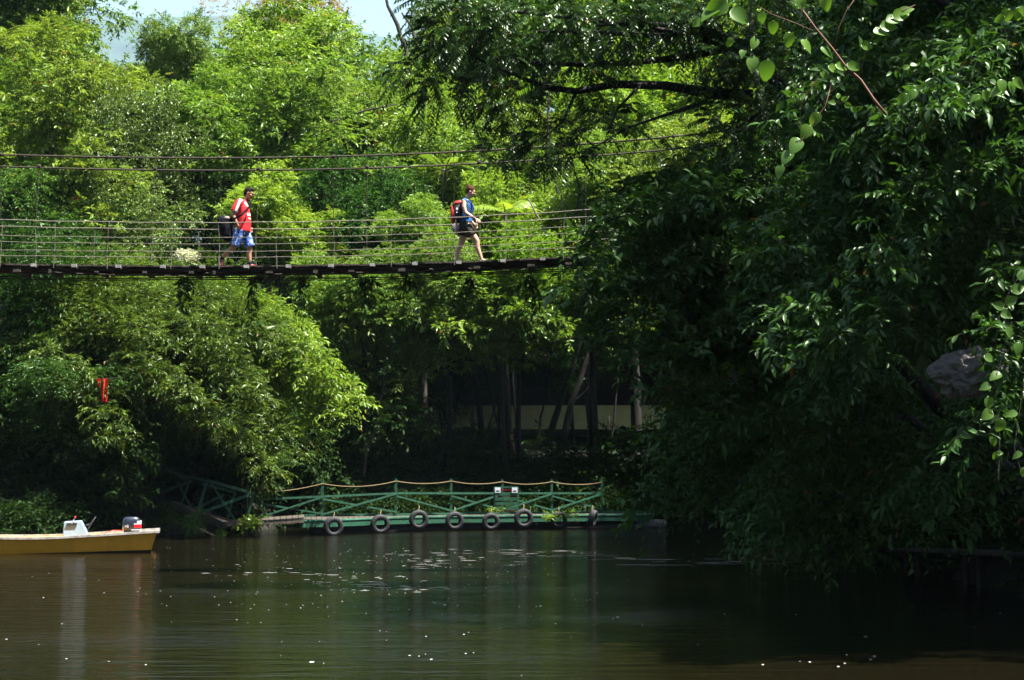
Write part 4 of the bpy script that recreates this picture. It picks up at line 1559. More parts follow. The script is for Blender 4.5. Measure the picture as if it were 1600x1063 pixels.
bare('wall_trunk', [[(996, 690, 18), (994, 640, 17), (992, 590, 17), (990, 540, 15), (988, 480, 12)]], 74, 'thick pale upright trunk in front of the cream wall', 'bark_dark', 'trunk', 'trunks before the cream wall')
bare('wall_trunk', [[(808, 690, 5), (806, 650, 4), (802, 600, 4), (800, 560, 3), (797, 490, 3)]], 75, 'thin vertical stem crossing the left part of the cream wall', 'bark_dark', 'trunk', 'trunks before the cream wall')
bare('wall_trunk', [[(782, 680, 4), (774, 650, 4), (768, 625, 3), (755, 560, 2)], [(776, 655, 2), (768, 668, 1.5)]], 75.5, 'thin stem leaning left at the start of the cream wall', 'bark_dark', 'trunk', 'trunks before the cream wall')
bare('wall_trunk', [[(838, 690, 4), (846, 650, 3.5), (852, 620, 3), (862, 550, 2)]], 75.2, 'thin stem just left of the slim leaning trunk', 'bark_dark', 'trunk', 'trunks before the cream wall')
bare('wall_trunk', [[(955, 690, 4), (960, 655, 3.5), (962, 625, 3), (968, 560, 2)], [(948, 680, 3), (952, 650, 2)]], 75.4, 'pair of thin stems left of the thick pale trunk', 'bark_dark', 'trunk', 'trunks before the cream wall')
bare('wall_trunk', [[(1135, 700, 13), (1142, 660, 11), (1150, 625, 9), (1158, 590, 8), (1170, 530, 7)], [(1142, 668, 4), (1118, 672, 3), (1108, 662, 2)]], 71, 'dark trunk with a side twig at the right end of the cream wall', 'bark_dark', 'trunk', 'trunks before the cream wall')
bare('wall_trunk', [[(745, 715, 5), (755, 690, 4), (765, 665, 4), (772, 640, 3), (790, 570, 2)]], 72, 'grey stem leaning right below the left end of the cream wall', 'bark_dark', 'trunk', 'trunks before the cream wall')


# ------------------------------------------------------------------ palms
def palm(name, px, py, Y, n, ln, label, seed, az0=0, az1=6.28, matn='lime', updir=.7, trunk=True, lf=.42):
    rng = np.random.default_rng(seed)
    c = at(px, py, Y)
    gz = float(ground_z(c.x, Y))
    O = Vector((c.x, Y, gz - .05))
    root = empty(name, O, 0, label, 'palm', 'palms on the far bank')
    az = rng.uniform(az0, az1, n)
    D = np.stack([np.cos(az), np.sin(az), np.full(n, updir) + rng.normal(0, .25, n)], 1)
    Pb = np.tile(np.array(c - O), (n, 1))
    V, T, tint, mi = sprays(Pb, D, rng, nl=44, length=ln, L=lf, W=.055, shape=1, droop=.75, pinnate=True, jitter=.12, twig=.025, ltd=.35, ang=1.1)
    link('fronds', np_mesh('fronds', V, T, [M[matn], M['bark']], tint, mi), root)
    if trunk:
        mb = MB()
        mb.tube(limb_pts((0, 0, 0), c - O, rng, .03, 6), [.09, .07, .06, .06, .055, .06], 8)
        link('trunk', mb.mesh('trunk', M['bark'], True), root)


palm('palm', -14, 70, 74, 14, 2.4, 'feathery palm at the left edge high in the crowns', 1, lf=.4, matn='mid')
palm('palm', 0, 515, 56.5, 9, 1.1, 'small bright palm fronds at the left edge under the deck', 2, matn='lime', trunk=False)
palm('palm', 790, 335, 71, 12, 1.7, 'small palm with bright fronds behind the rail right of the woman', 3)
palm('palm', 695, 268, 76, 11, 2.0, 'palm fronds arching above and left of the woman', 4, lf=.34)
palm('palm', 858, 130, 80, 10, 2.6, 'big palm glimpsed through the dark branches', 5)


# ------------------------------------------------------------------ near twigs with big pale leaves, heart leaf vine, crumpled sheet
def big_leaf_twig():
    """climber with large oval leaves hanging in front of the glossy tree"""
    Y = 15.0
    O = at(1330, 90, Y)
    root = empty('large_leaf_climber', O, 0, 'reddish climber stem with big pale oval leaves at upper right', 'climber')
    mb = MB()
    def tb(pts, r0, r1):
        mb.tube([at(x, y, Y) - O for x, y in pts], [r0 + (r1 - r0) * i / (len(pts) - 1) for i in range(len(pts))], 6)
    tb([(1250, 10), (1275, 45), (1300, 75), (1320, 102), (1345, 125), (1365, 155), (1385, 180)], .006, .012)
    tb([(1303, 78), (1310, 45), (1322, 18), (1338, -5)], .003, .002)
    tb([(1345, 115), (1352, 80), (1370, 45), (1400, 20), (1430, 8)], .003, .002)
    tb([(1270, 48), (1240, 35), (1205, 22), (1185, 10)], .003, .002)
    tb([(1345, 125), (1310, 108), (1280, 120), (1255, 155), (1248, 190)], .003, .002)
    tb([(1300, 128), (1290, 165), (1262, 205), (1235, 245), (1218, 280)], .004, .002)
    m2 = mat('climber_stem', (.16, .07, .045), .7)
    mb.build('stem', m2, root, True)
    L = [(1191, 28, -100, 20), (1208, 43, -95, 22), (1232, 62, -95, 24), (1259, 72, -50, 24), (1291, 82, -35, 24), (1288, 118, -60, 16), (1302, 108, -20, 20), (1314, 105, -15, 20), (1333, 104, -20, 22),
         (1354, 72, -10, 20), (1377, 52, 0, 28), (1388, 42, 5, 28), (1397, 32, 10, 28), (1407, 24, 15, 28), (1415, 18, 20, 24), (1380, 46, 190, 14),
         (1273, 186, -120, 24), (1259, 206, -120, 26), (1243, 228, -120, 30), (1230, 246, -125, 26), (1219, 268, -110, 22), (1198, 110, -100, 34), (1176, 100, -95, 26), (1178, 68, -110, 20),
         (1160, 84, -100, 14), (1140, 66, -110, 16), (1290, 5, -80, 26), (1250, 0, -80, 30), (1155, 25, -40, 34), (1120, 12, 210, 40), (1110, 22, 215, 34), (1090, 36, 215, 18), (1410, 155, -130, 22), (1425, 148, -120, 20),
         (1565, 135, -80, 24), (1580, 138, -70, 22), (1556, 145, -150, 20), (1523, 155, -150, 18), (1528, 158, -90, 22), (1540, 150, -60, 20), (1590, 130, -40, 22), (1562, 30, -150, 18), (1575, 24, -100, 20), (1590, 22, -80, 20), (1597, 18, -60, 20),
         (1416, 105, 20, 12), (1428, 102, 10, 12), (1320, 155, 30, 12), (1300, 160, 170, 12), (1310, 150, 80, 10), (1325, 165, -20, 12), (1334, 172, -60, 12)]
    rng = np.random.default_rng(14)
    P, D, N, LL, WW = [], [], [], [], []
    c0 = Vector((0, 0, 0))
    for x, y, ang, ln in L:
        p = at(x, y, Y) - O
        a = math.radians(ang)
        d = Vector((math.cos(a), rng.uniform(-.35, .35), math.sin(a)))
        P.append(p - d.normalized() * ln * mpp(Y) * .5)
        D.append(d)
        N.append(Vector((rng.normal(0, .35), -1, rng.uniform(0, .8))))
        LL.append(ln * mpp(Y) * 1.1)
        WW.append(ln * mpp(Y) * .78)
    V, T, k = leaf_arrays(np.array([tuple(v) for v in P]), np.array([tuple(v) for v in D]), np.array([tuple(v) for v in N]), np.array(LL), np.array(WW), 2, rng, .3)
    link('leaves', np_mesh('leaves', V, T, [M['young']], np.repeat(rng.uniform(0, .95, len(P)), k)), root)


big_leaf_twig()


def heart_vine():
    Y = 17.0
    O = at(1570, 560, Y)
    root = empty('heart_leaf_vine', O, 0, 'vine with heart shaped leaves dangling at the right edge', 'vine')
    mb = MB()
    for pts in ([(1580, 480), (1565, 560), (1545, 630), (1562, 680), (1560, 750)], [(1600, 600), (1590, 660), (1585, 700), (1597, 745)], [(1600, 420), (1575, 460), (1560, 500)]):
        mb.tube([at(x, y, Y) - O for x, y in pts], .0035, 5)
    mb.build('stem', M['bark'], root)
    L = [(1544, 629, -85, 20), (1542, 648, -140, 22), (1562, 664, -110, 22), (1581, 648, 190, 18), (1552, 690, -80, 14), (1556, 712, -120, 14), (1562, 708, 0, 10), (1590, 712, -150, 16), (1598, 738, -90, 14), (1540, 605, 200, 18),
         (1556, 588, 210, 20), (1580, 470, 30, 20), (1572, 492, -30, 18), (1560, 478, 160, 18), (1590, 452, 20, 22), (1598, 430, 60, 20), (1576, 520, -60, 20), (1590, 545, -90, 20), (1545, 560, -20, 18)]
    rng = np.random.default_rng(15)
    P, D, N, LL = [], [], [], []
    for x, y, ang, ln in L:
        a = math.radians(ang)
        d = Vector((math.cos(a), rng.uniform(-.3, .3), math.sin(a)))
        P.append(tuple(at(x, y, Y) - O - d.normalized() * ln * mpp(Y) * .5))
        D.append(tuple(d))
        N.append((rng.normal(0, .3), -1, rng.uniform(0, .9)))
        LL.append(ln * mpp(Y))
    V, T, k = leaf_arrays(np.array(P), np.array(D), np.array(N), np.array(LL) * 1.1, np.array(LL) * .85, 2, rng, .3)
    link('leaves', np_mesh('leaves', V, T, [M['young']], np.repeat(rng.uniform(0, .8, len(P)), k)), root)


heart_vine()


def crumpled_sheet():
    Y = 22.5
    O = at(1513, 580, Y)
    bm = bmesh.new()
    bmesh.ops.create_icosphere(bm, subdivisions=4, radius=1)
    k = mpp(Y)
    from mathutils import noise
    for v in bm.verts:
        p = v.co.copy()
        r = 1 + .34 * (1 - 2 * abs(noise.noise(p * 2.1 + Vector((5, 0, 1))))) + .32 * noise.noise(p * 1.3 + Vector((3, 1, 2))) + .16 * abs(noise.noise(p * 3.2)) + .05 * noise.noise(p * 8)
        if p.z < 0: r *= 1 - .12 * p.z * p.x
        if p.z > .35 and p.x > .1: r *= 1 + .15 * p.x
        v.co = Vector((p.x * r * 44, p.y * r * 24, p.z * r * 31)) * k
        v.co.z += v.co.x * .18 - (abs(p.x + .2) < .25) * .02
    me = bpy.data.meshes.new('crumpled_sheet')
    bm.to_mesh(me)
    bm.free()
    me.materials.append(mat('sheet_grey', (.17, .16, .165), .8, rgb2=(.07, .04, .03), scale=6, bump=.6, bscale=12, lo=.3, hi=.5))
    o = link('crumpled_sheet', me, None, O)
    tag(o, 'crumpled grey sheet caught among the leaves at the right edge', 'sheet')


crumpled_sheet()


def jetty():
    Y = 33.0
    O = at(1510, 880, Y)
    O.z = 0
    root = empty('jetty', O, 0, 'low dark wooden jetty in deep shade at the lower right', 'jetty')
    a, b = at(1422, 858, 38.0) - O, at(1640, 868, 31) - O
    mb = MB()
    n = 14
    for i in range(n):
        p = a.lerp(b, (i + .04) / n)
        q = a.lerp(b, (i + .96) / n)
        mb.bar(p, q, 1.3, .05)
    mb.build('deck', M['dark_wood'], root)
    for t in (.02, .5, .98):
        for dy in (-.5, .5):
            p = a.lerp(b, t)
            mb = MB()
            mb.tube([(p.x, p.y + dy, -1.0 - O.z), (p.x, p.y + dy, p.z - .02)], .07, 8)
            mb.build('pile', M['dark_wood'], root)


jetty()

# ------------------------------------------------------------------ motor boat
def boat():
    Ystern = 47.8
    st = at(247, 826, Ystern)
    O = Vector((st.x, Ystern, 0))
    yaw = math.radians(180 + 11)        # the bow points left and a little towards the camera
    root = empty('motorboat', O, yaw, 'yellow open motorboat with white gunwale, cut by the left edge of the photo', 'boat')
    root.rotation_euler = (0, R(1.2), yaw)
    L, NS = 6.4, 18
    yel = mat('boat_yellow', (1.0, .52, .045), .35, rgb2=(.85, .43, .04), scale=3.5, stretch=(1, 1, .3), bump=.08, bscale=6)
    bot = mat('boat_bottom', (.035, .012, .012), .5, rgb2=(.012, .01, .012), scale=4)
    gun = mat('boat_gunwale', (.50, .49, .46), .5, rgb2=(.22, .20, .18), scale=9)
    inn = mat('boat_inside', (.42, .46, .48), .6, var=.4)

    def sec(t):
        """half beam at gunwale, gunwale height, chine half beam, chine height, keel height, x"""
        x = .0 + L * t
        hb = .78 * (1 - max(0, (t - .45) / .55) ** 2.2) + .01
        gz_ = .545 - .10 * math.sin(min(t, .6) / .6 * math.pi * .5) + .45 * max(0, t - .4) ** 1.6
        cb = hb * .84 - .01
        cz = .075 + .35 * max(0, t - .55) ** 1.5
        kz = -.16 + .5 * max(0, t - .7) ** 1.4
        return x, hb, gz_, max(cb, .005), cz, kz
    up, lowr = [], []
    rings_o, rings_b, gl = [], [], []
    for i in range(NS + 1):
        t = i / NS
        x, hb, g, cb, cz, kz = sec(t)
        rk = -.0 if i else 0
        xt = x if i else 0.0
        xb = x if i else .16        # raked transom
        rings_o.append([(xt, -hb, g), (xb * .6 + xt * .4, -(hb + cb) / 2 - .01, (g + cz) / 2), (xb, -cb, cz), (xb, cb, cz), (xb * .6 + xt * .4, (hb + cb) / 2 + .01, (g + cz) / 2), (xt, hb, g),
                        (xt + (.03 if i == 0 else 0), max(hb - .05, .002), g), (xb + .05, max(cb - .06, .001), cz + .12), (xb + .05, -max(cb - .06, .001), cz + .12), (xt + (.03 if i == 0 else 0), -max(hb - .05, .002), g)])
        rings_b.append([(xb, -cb, cz), (xb + .04, -cb * .93, cz - .13), (xb + .06, 0, kz), (xb + .04, cb * .93, cz - .13), (xb, cb, cz)])
        gl.append((xt, hb, g))
    mb = MB()
    mb.loft(rings_o)
    mb.build('hull', yel, root)
    mb = MB()
    mb.loft(rings_b)
    mb.build('bottom', bot, root)
    for s_ in (-1, 1):
        mb = MB()
        pts = [(x - (.06 if i == 0 else 0), s_ * (hb + .0), g + .012) for i, (x, hb, g) in enumerate(gl)]
        for a, b in zip(pts[:-1], pts[1:]):
            mb.bar(a, b, .11, .06)
        mb.build('gunwale', gun, root)
    mb = MB()
    mb.box((.0, 0, .52), (.07, 1.5, .05))
    mb.build('transom_cap', gun, root)
    # console with a sloping aft face; bluish sky shade mixed into its colour
    con = mat('console_sky_tint', (.25, .36, .47), .55, rgb2=(.20, .29, .38), scale=3)
    c = root.matrix_world
    X = lambda px, Y_: 0
    cx = 2.1
    mb = MB()
    mb.loft([[(cx - .36, -.34, .12), (cx + .36, -.34, .12), (cx + .36, .34, .12), (cx - .36, .34, .12)],
             [(cx - .34, -.33, .45), (cx + .33, -.33, .45), (cx + .33, .33, .45), (cx - .34, .33, .45)],
             [(cx - .14, -.29, .865), (cx + .30, -.29, .85), (cx + .30, .29, .85), (cx - .14, .29, .865)]])
    k = mb.build('console', con, root, bevel=.02)
    near = 1
    mb = MB()
    mb.box((cx + .10, .325 * near, .79), (.26, .04, .06), mi=0)
    mb.build('throttle_box', M['tyre'], k)
    mb = MB()
    mb.tube([(cx + .10, .345 * near, .79), (cx + .02, .35 * near, .95)], .012, 6, 0)
    mb.ell((cx + .01, .35 * near, .97), (.028, .028, .028), 8, 6, None, 1)
    mb.build('throttle_lever', [M['white'], M['red']], k, True)
    mb = MB()
    pts = []
    for j in range(20):
        a = 2 * math.pi * j / 20
        pts.append((cx - .40 - .10 * math.sin(a), .19 * math.cos(a), .80 + .155 * math.sin(a)))
    mb.tube(pts, .013, 6, closed=True)
    for a in (.5, 2.6, 4.7):
        mb.tube([(cx - .33, 0, .76), (cx - .40 - .10 * math.sin(a), .19 * math.cos(a), .80 + .155 * math.sin(a))], .01, 5)
    mb.tube([(cx - .33, 0, .76), (cx - .18, 0, .72)], .02, 6)
    mb.build('steering_wheel', M['tyre'], root, True)
    mb = MB()
    mb.box((1.38, .05, .46), (.55, .5, .06))
    mb.box((1.38, .05, .28), (.5, .42, .30))
    mb.box((1.28, .18, .50), (.2, .16, .03))
    mb.build('seat', M['white'], root, bevel=.012)
    mb = MB()
    mb.box((3.6, 0, .36), (.35, 1.3, .05))
    mb.box((.45, 0, .33), (.7, 1.2, .04))
    mb.build('thwart', inn, root)
    # outboard
    mo = empty('outboard_motor', (0, 0, 0))
    mo.parent = root
    cow = mat('cowl_black', (.018, .024, .045), .28, var=.3, coat=.5)
    mx, mz = .68, .66
    secs = []
    for z, sx0, sx1, sy in ((.0, -.22, .21, .15), (.03, -.25, .235, .17), (.14, -.255, .24, .18), (.25, -.235, .225, .175), (.315, -.19, .19, .15), (.335, -.13, .13, .11)):
        r_ = []
        for j in range(20):
            a = 2 * math.pi * j / 20
            ca, sa = math.cos(a), math.sin(a)
            e = .55
            px_ = (abs(ca) ** e) * (1 if ca > 0 else -1)
            py_ = (abs(sa) ** e) * (1 if sa > 0 else -1)
            xm, xh = (sx0 + sx1) / 2, (sx1 - sx0) / 2
            r_.append((mx + xm + px_ * xh, py_ * sy, mz - .08 + z * 1.05))
        secs.append(r_)
    mb = MB()
    mb.loft(secs)
    mb.build('cowl', cow, mo, True)
    mb = MB()
    mb.box((mx, 0, mz - .12), (.4, .28, .09))
    mb.box((mx - .10, 0, mz - .45), (.14, .1, .65))
    mb.box((mx + .08, 0, mz - .2), (.16, .26, .22))
    mb.build('leg', M['tyre'], mo, bevel=.015)
    # flashes on the side of the cowl
    rd = mat('flash_red', (.75, .012, .02), .4)
    for z0, z1, m_, xa, xb_ in ((.055, .135, rd, -.262, -.07), (.145, .17, M['white'], -.262, -.07), (.17, .235, M['white'], -.258, -.15), (-.002, .018, M['white'], -.262, .0)):
        for sgn in (1, -1):
            mb = MB()
            mb.box((mx + (xa + xb_) / 2, sgn * .176, mz - .08 + (z0 + z1) / 2 * 1.05), (xb_ - xa, .012, (z1 - z0)))
            mb.build('flash', m_, mo)
        mb = MB()
        mb.box((mx - .256, 0, mz - .08 + (z0 + z1) / 2 * 1.05), (.012, .24, (z1 - z0)))
        mb.build('flash', m_, mo)
    mb = MB()
    for a, b in (((.06, .14), (.06, .10)), ((.06, .10), (.10, .10)), ((.085, .14), (.085, .08)), ((.115, .14), (.15, .14)), ((.115, .14), (.115, .11)), ((.115, .11), (.145, .11)), ((.145, .11), (.145, .08)), ((.145, .08), (.115, .08))):
        mb.bar((mx + .22 - a[0], .186, mz - .08 + a[1]), (mx + .22 - b[0], .186, mz - .08 + b[1]), .006, .012)
    mb.build('lettering', M['white'], mo)
    mb = MB()
    mb.tube([(mx + .22, .1, .58), (mx + .45, .3, .60), (mx + .65, .42, .55), (mx + .8, .4, .42)], .011, 6)
    mb.build('hose', M['red'], root, True)
    return root


boat()


# ------------------------------------------------------------------ people on the bridge
def remesh(name, mb, material, voxel=.009, smooth=6, parent=None):
    """fuses overlapping closed solids into one continuous skin"""
    me = mb.mesh('tmp', material, True)
    o = bpy.data.objects.new('tmp', me)
    C.objects.link(o)
    r = o.modifiers.new('r', 'REMESH')
    r.mode = 'VOXEL'
    r.voxel_size = voxel
    s_ = o.modifiers.new('s', 'SMOOTH')
    s_.factor = .5
    s_.iterations = smooth
    dg = bpy.context.evaluated_depsgraph_get()
    out = bpy.data.meshes.new_from_object(o.evaluated_get(dg))
    out.name = name
    bpy.data.objects.remove(o)
    out.polygons.foreach_set('use_smooth', [True] * len(out.polygons))
    if not out.materials: out.materials.append(material)
    return link(name, out, parent)


def ring(c, rx, ry, n=16, rot=None):
    out = []
    for j in range(n):
        a = 2 * math.pi * j / n
        p = Vector((rx * math.cos(a), ry * math.sin(a), 0))
        if rot is not None: p = rot @ p
        out.append(Vector(c) + p)
    return out


def limb(mb, pts, rad):
    mb.tube(pts, rad, 12)
    for p, r_ in zip(pts, rad):
        mb.ell(p, (r_, r_, r_), 12, 8)


def hand(mb, wrist, dirv, palm_n, size=1.0, curl=.5):
    w_ = Vector(wrist)
    d = Vector(dirv).normalized()
    n_ = Vector(palm_n).normalized()
    s_ = d.cross(n_).normalized()
    n_ = s_.cross(d).normalized()
    pc = w_ + d * .05 * size
    rot = Matrix((s_, n_, d)).transposed()
    mb.ell(pc, (.040 * size, .017 * size, .052 * size), 12, 8, rot)
    for i, (o_, ln) in enumerate(((-.03, .062), (-.010, .074), (.010, .070), (.028, .055))):
        b = w_ + d * .09 * size + s_ * o_ * size
        p1 = b + (d + n_ * curl * .5).normalized() * ln * .45 * size
        p2 = p1 + (d * .6 + n_ * curl * 1.3).normalized() * ln * .35 * size
        p3 = p2 + (d * .1 + n_ * curl * 1.6).normalized() * ln * .3 * size
        mb.tube([b - d * .02, b, p1, p2, p3], [.0095, .0095, .009, .0085, .007], 8)
    b = w_ + d * .03 * size - s_ * .034 * size
    mb.tube([b, b + (d * .7 - s_ * .8).normalized() * .035 * size, b + (d * .9 - s_ * .3 + n_ * .5).normalized() * .062 * size], [.012, .011, .009], 8)


def head(mb, c, tilt, size=1.0, nose=True):
    """c head centre; tilt: pitch forward about Y; the face looks along +X"""
    rot = Matrix.Rotation(tilt, 3, 'Y')
    def q(x, y, z): return Vector(c) + rot @ Vector((x * size, y * size, z * size))
    mb.ell(q(-.01, 0, .02), (.098 * size, .078 * size, .105 * size), 16, 12, rot)
    mb.ell(q(.03, 0, -.045), (.062 * size, .058 * size, .075 * size), 14, 10, rot)
    mb.ell(q(.055, 0, -.095), (.03 * size, .034 * size, .026 * size), 10, 8, rot)      # chin
    mb.ell(q(.102, 0, -.015), (.018 * size, .014 * size, .026 * size), 8, 6, rot)      # nose
    mb.ell(q(.086, 0, -.06), (.012 * size, .024 * size, .011 * size), 8, 6, rot)       # lips
    mb.ell(q(.086, 0, .03), (.012 * size, .055 * size, .012 * size), 8, 6, rot)        # brow
    for sy in (-1, 1):
        mb.ell(q(-.008, sy * .078, -.01), (.02 * size, .012 * size, .032 * size), 8, 6, rot)  # ears
        mb.ell(q(.052, sy * .04, -.03), (.03 * size, .026 * size, .03 * size), 8, 6, rot)     # cheeks
    return q, rot


def region_mat(o, m, fn):
    me = o.data
    me.materials.append(m)
    k = len(me.materials) - 1
    for p in me.polygons:
        if fn(p.center): p.material_index = k


def shirt_torso(mb, secs, n=20):
    mb.loft([[Vector((cx + rx * math.cos(2 * math.pi * j / n), cy_ + ry * math.sin(2 * math.pi * j / n), z)) for j in range(n)] for cx, cy_, z, rx, ry in secs])


def man():
    # faces +X; y<0 is the camera side
    fx = at(372, 417, BY)
    dzv = bz(372, 414, 3e-5, 4.5e-5) - .01
    root = empty('person', (fx.x, BY + .55, dzv), 0, 'person in a red football shirt and blue patterned shorts, walking', 'person')
    sk = mat('skin_tan', (.42, .22, .13), .55, var=.15, scale=30)
    red = mat('shirt_red', (.62, .012, .02), .75, var=.25, scale=14, bump=.25, bscale=9)
    wh = mat('shirt_white', (.78, .76, .76), .75)
    mb = MB()
    # torso core, neck, head
    shirt_torso(mb, [(-.0, 0, .76, .10, .15), (-.0, 0, .9, .12, .16), (.0, 0, 1.1, .12, .16), (-.01, 0, 1.3, .12, .18), (-.01, 0, 1.40, .09, .15), (.02, 0, 1.46, .055, .06)])
    limb(mb, [(.02, 0, 1.42), (.065, 0, 1.50), (.11, 0, 1.56)], [.06, .055, .05])
    q, rot = head(mb, (.135, 0, 1.625), .32, 1.0)
    # near (right) arm hanging, elbow behind
    limb(mb, [(-.05, -.17, 1.40), (-.13, -.22, 1.27), (-.17, -.235, 1.13)], [.058, .05, .042])
    limb(mb, [(-.17, -.235, 1.13), (-.12, -.25, 1.02), (-.075, -.25, .93)], [.042, .037, .027])
    hand(mb, (-.075, -.25, .93), (.25, .05, -1), (.3, 1, 0), 1.0)
    # far arm forward
    limb(mb, [(-.02, .18, 1.40), (.0, .24, 1.26), (-.02, .26, 1.12)], [.055, .048, .042])
    limb(mb, [(-.02, .26, 1.12), (.05, .27, 1.0), (.11, .25, .92)], [.04, .035, .027])
    hand(mb, (.11, .25, .92), (.4, -.1, -1), (.0, -1, 0), 1.0)
    # legs: far leg is the straight front leg, near leg pushes off behind
    limb(mb, [(.02, .09, .84), (.10, .095, .62), (.155, .095, .44)], [.095, .08, .058])
    limb(mb, [(.155, .095, .44), (.135, .095, .30), (.16, .095, .09)], [.057, .056, .036])
    limb(mb, [(-.02, -.09, .84), (-.10, -.095, .62), (-.19, -.095, .43)], [.098, .082, .058])
    limb(mb, [(-.19, -.095, .43), (-.32, -.095, .32), (-.43, -.095, .185)], [.057, .056, .036])
    # feet inside the shoes
    limb(mb, [(.16, .095, .07), (.27, .095, .035)], [.035, .03])
    limb(mb, [(-.43, -.095, .18), (-.41, -.095, .06)], [.035, .03])
    remesh('body', mb, sk, .0075, 4, root)
    # shirt
    mb = MB()
    shirt_torso(mb, [(.01, 0, .785, .165, .205), (.01, 0, .84, .17, .205), (.015, 0, 1.0, .175, .20), (.01, 0, 1.15, .165, .198), (.0, 0, 1.3, .15, .205), (-.01, 0, 1.39, .125, .19), (.01, 0, 1.45, .09, .12), (.03, 0, 1.475, .07, .08)])
    for s_, p in ((-1, [(-.03, -.13, 1.40), (-.06, -.185, 1.385), (-.115, -.225, 1.28), (-.15, -.235, 1.20)]), (1, [(-.01, .13, 1.40), (-.02, .195, 1.385), (.0, .24, 1.28), (-.005, .25, 1.19)])):
        mb.tube(p, [.095, .088, .078, .075], 14)
        mb.ell(p[1], (.088, .085, .08), 12, 8)
    sh = remesh('shirt', mb, red, .011, 4, root)
    region_mat(sh, wh, lambda c: (c.z > 1.17 and c.y < -.15 and abs((c.x + .03) - (c.z - 1.40) * .33) < .026) or (c.z > 1.37 and c.y > -.19 and abs(c.x + .02) < .035 and abs(c.y) > .07)
               or (abs(c.z - 1.37) < .05 and c.x > .06 and c.y < -.05 and abs(c.x - .105 + (c.z - 1.37) * .9) < .03)
               or (abs(c.z - 1.155) < .032 and c.x > .10 and abs(c.y) < .15 and math.sin(c.y * 90) > -.55)
               or (abs(c.z - 1.07) < .014 and c.x > .10 and abs(c.y) < .12 and math.sin(c.y * 140) > -.3)
               or (c.z < 1.215 and c.z > 1.195 and c.y < -.17 and c.x < -.05))
    # shorts
    m = bpy.data.materials.new('shorts_pattern')
    m.use_nodes = True
    n, l = m.node_tree.nodes, m.node_tree.links
    tc = n.new('ShaderNodeTexCoord')
    vz = n.new('ShaderNodeTexNoise')
    vz.inputs['Scale'].default_value = 15
    vz.inputs['Detail'].default_value = 2
    vz.inputs['Distortion'].default_value = 1.2
    l.new(tc.outputs['Object'], vz.inputs['Vector'])
    cr = n.new('ShaderNodeValToRGB')
    cr.color_ramp.interpolation = 'CONSTANT'
    e = cr.color_ramp.elements
    e[0].color = (.03, .09, .42, 1)
    e[1].position = .5
    e[1].color = (.10, .22, .62, 1)
    x = e.new(.56)
    x.color = (.55, .68, .85, 1)
    l.new(vz.outputs['Fac'], cr.inputs[0])
    l.new(cr.outputs[0], n['Principled BSDF'].inputs['Base Color'])
    n['Principled BSDF'].inputs['Roughness'].default_value = .8
    mb = MB()
    shirt_torso(mb, [(.0, 0, .72, .13, .175), (.0, 0, .80, .145, .185), (.0, 0, .90, .14, .18)])
    mb.tube([(.02, .09, .82), (.09, .095, .64), (.15, .095, .47)], [.125, .118, .112], 16)
    mb.tube([(-.02, -.09, .82), (-.09, -.095, .64), (-.155, -.095, .475)], [.128, .12, .115], 16)
    remesh('shorts', mb, m, .011, 4, root)
    # hair, glasses, socks, shoes
    hair = mat('hair_black', (.010, .008, .008), .9, spec=.15)
    mb = MB()
    mb.ell(q(-.022, 0, .042), (.102, .084, .098), 14, 10, rot)
    mb.ell(q(-.055, 0, -.01), (.062, .078, .075), 12, 8, rot)
    mb.ell(q(.04, 0, .098), (.055, .06, .035), 12, 8, rot)
    remesh('hair', mb, hair, .008, 3, root)
    mb = MB()
    for sy in (-1, 1):
        pts = [q(.106 + .0 * j, sy * .034 + .024 * math.cos(j * .7), .008 + .018 * math.sin(j * .7)) for j in range(9)]
        mb.tube(pts, .0035, 5, closed=True)
        mb.tube([q(.104, sy * .058, .012), q(.04, sy * .083, .012), q(-.01, sy * .085, .008)], .004, 5)
    mb.tube([q(.108, -.01, .012), q(.108, .01, .012)], .004, 5)
    mb.build('glasses', M['tyre'], root, True)
    sock = mat('sock_black', (.012, .012, .015), .9)
    shoe = mat('shoe_red', (.42, .035, .045), .6, rgb2=(.10, .10, .12), scale=14, lo=.4, hi=.5)
    sole = mat('shoe_sole', (.6, .6, .6), .6)
    for a, b, c_, pitch in (((.155, .095, .17), (.16, .095, .08), (.20, .095, .045), 0.0), ((-.395, -.095, .225), (-.435, -.095, .165), (-.425, -.095, .095), 1.25)):
        mb = MB()
        mb.tube([a, b], [.044, .042], 12)
        mb.build('sock', sock, root, True)
        rt = Matrix.Rotation(pitch, 3, 'Y')
        cc = Vector(c_)
        mb = MB()
        for o_, r_ in (((-.06, 0, .015), (.055, .042, .048)), ((.01, 0, .005), (.09, .042, .038)), ((.09, 0, -.005), (.065, .045, .03))):
            mb.ell(cc + rt @ Vector(o_), r_, 12, 8, rt)
        sh_ = remesh('shoe', mb, shoe, .009, 3, root)
        mb = MB()
        mb.loft([[cc + rt @ Vector((x_, y_ * w__, z_)) for x_, y_ in ((-.115, -.5), (-.12, .5), (.02, .95), (.13, .6), (.155, 0), (.13, -.6), (.02, -.95), (-.1, -.8))] for z_, w__ in ((-.045, .046), (-.025, .05))])
        mb.build('sole', sole, sh_)
    # duffel bag slung behind
    bag = empty('duffel_bag', (fx.x - .345, BY + .42, dzv + .86), 0, 'big black duffel bag slung behind the person in red', 'bag')
    bm_ = mat('bag_black', (.006, .007, .012), .8, spec=.2, var=.4, scale=9, bump=.5, bscale=6)
    mb = MB()
    n_ = 18
    secs = []
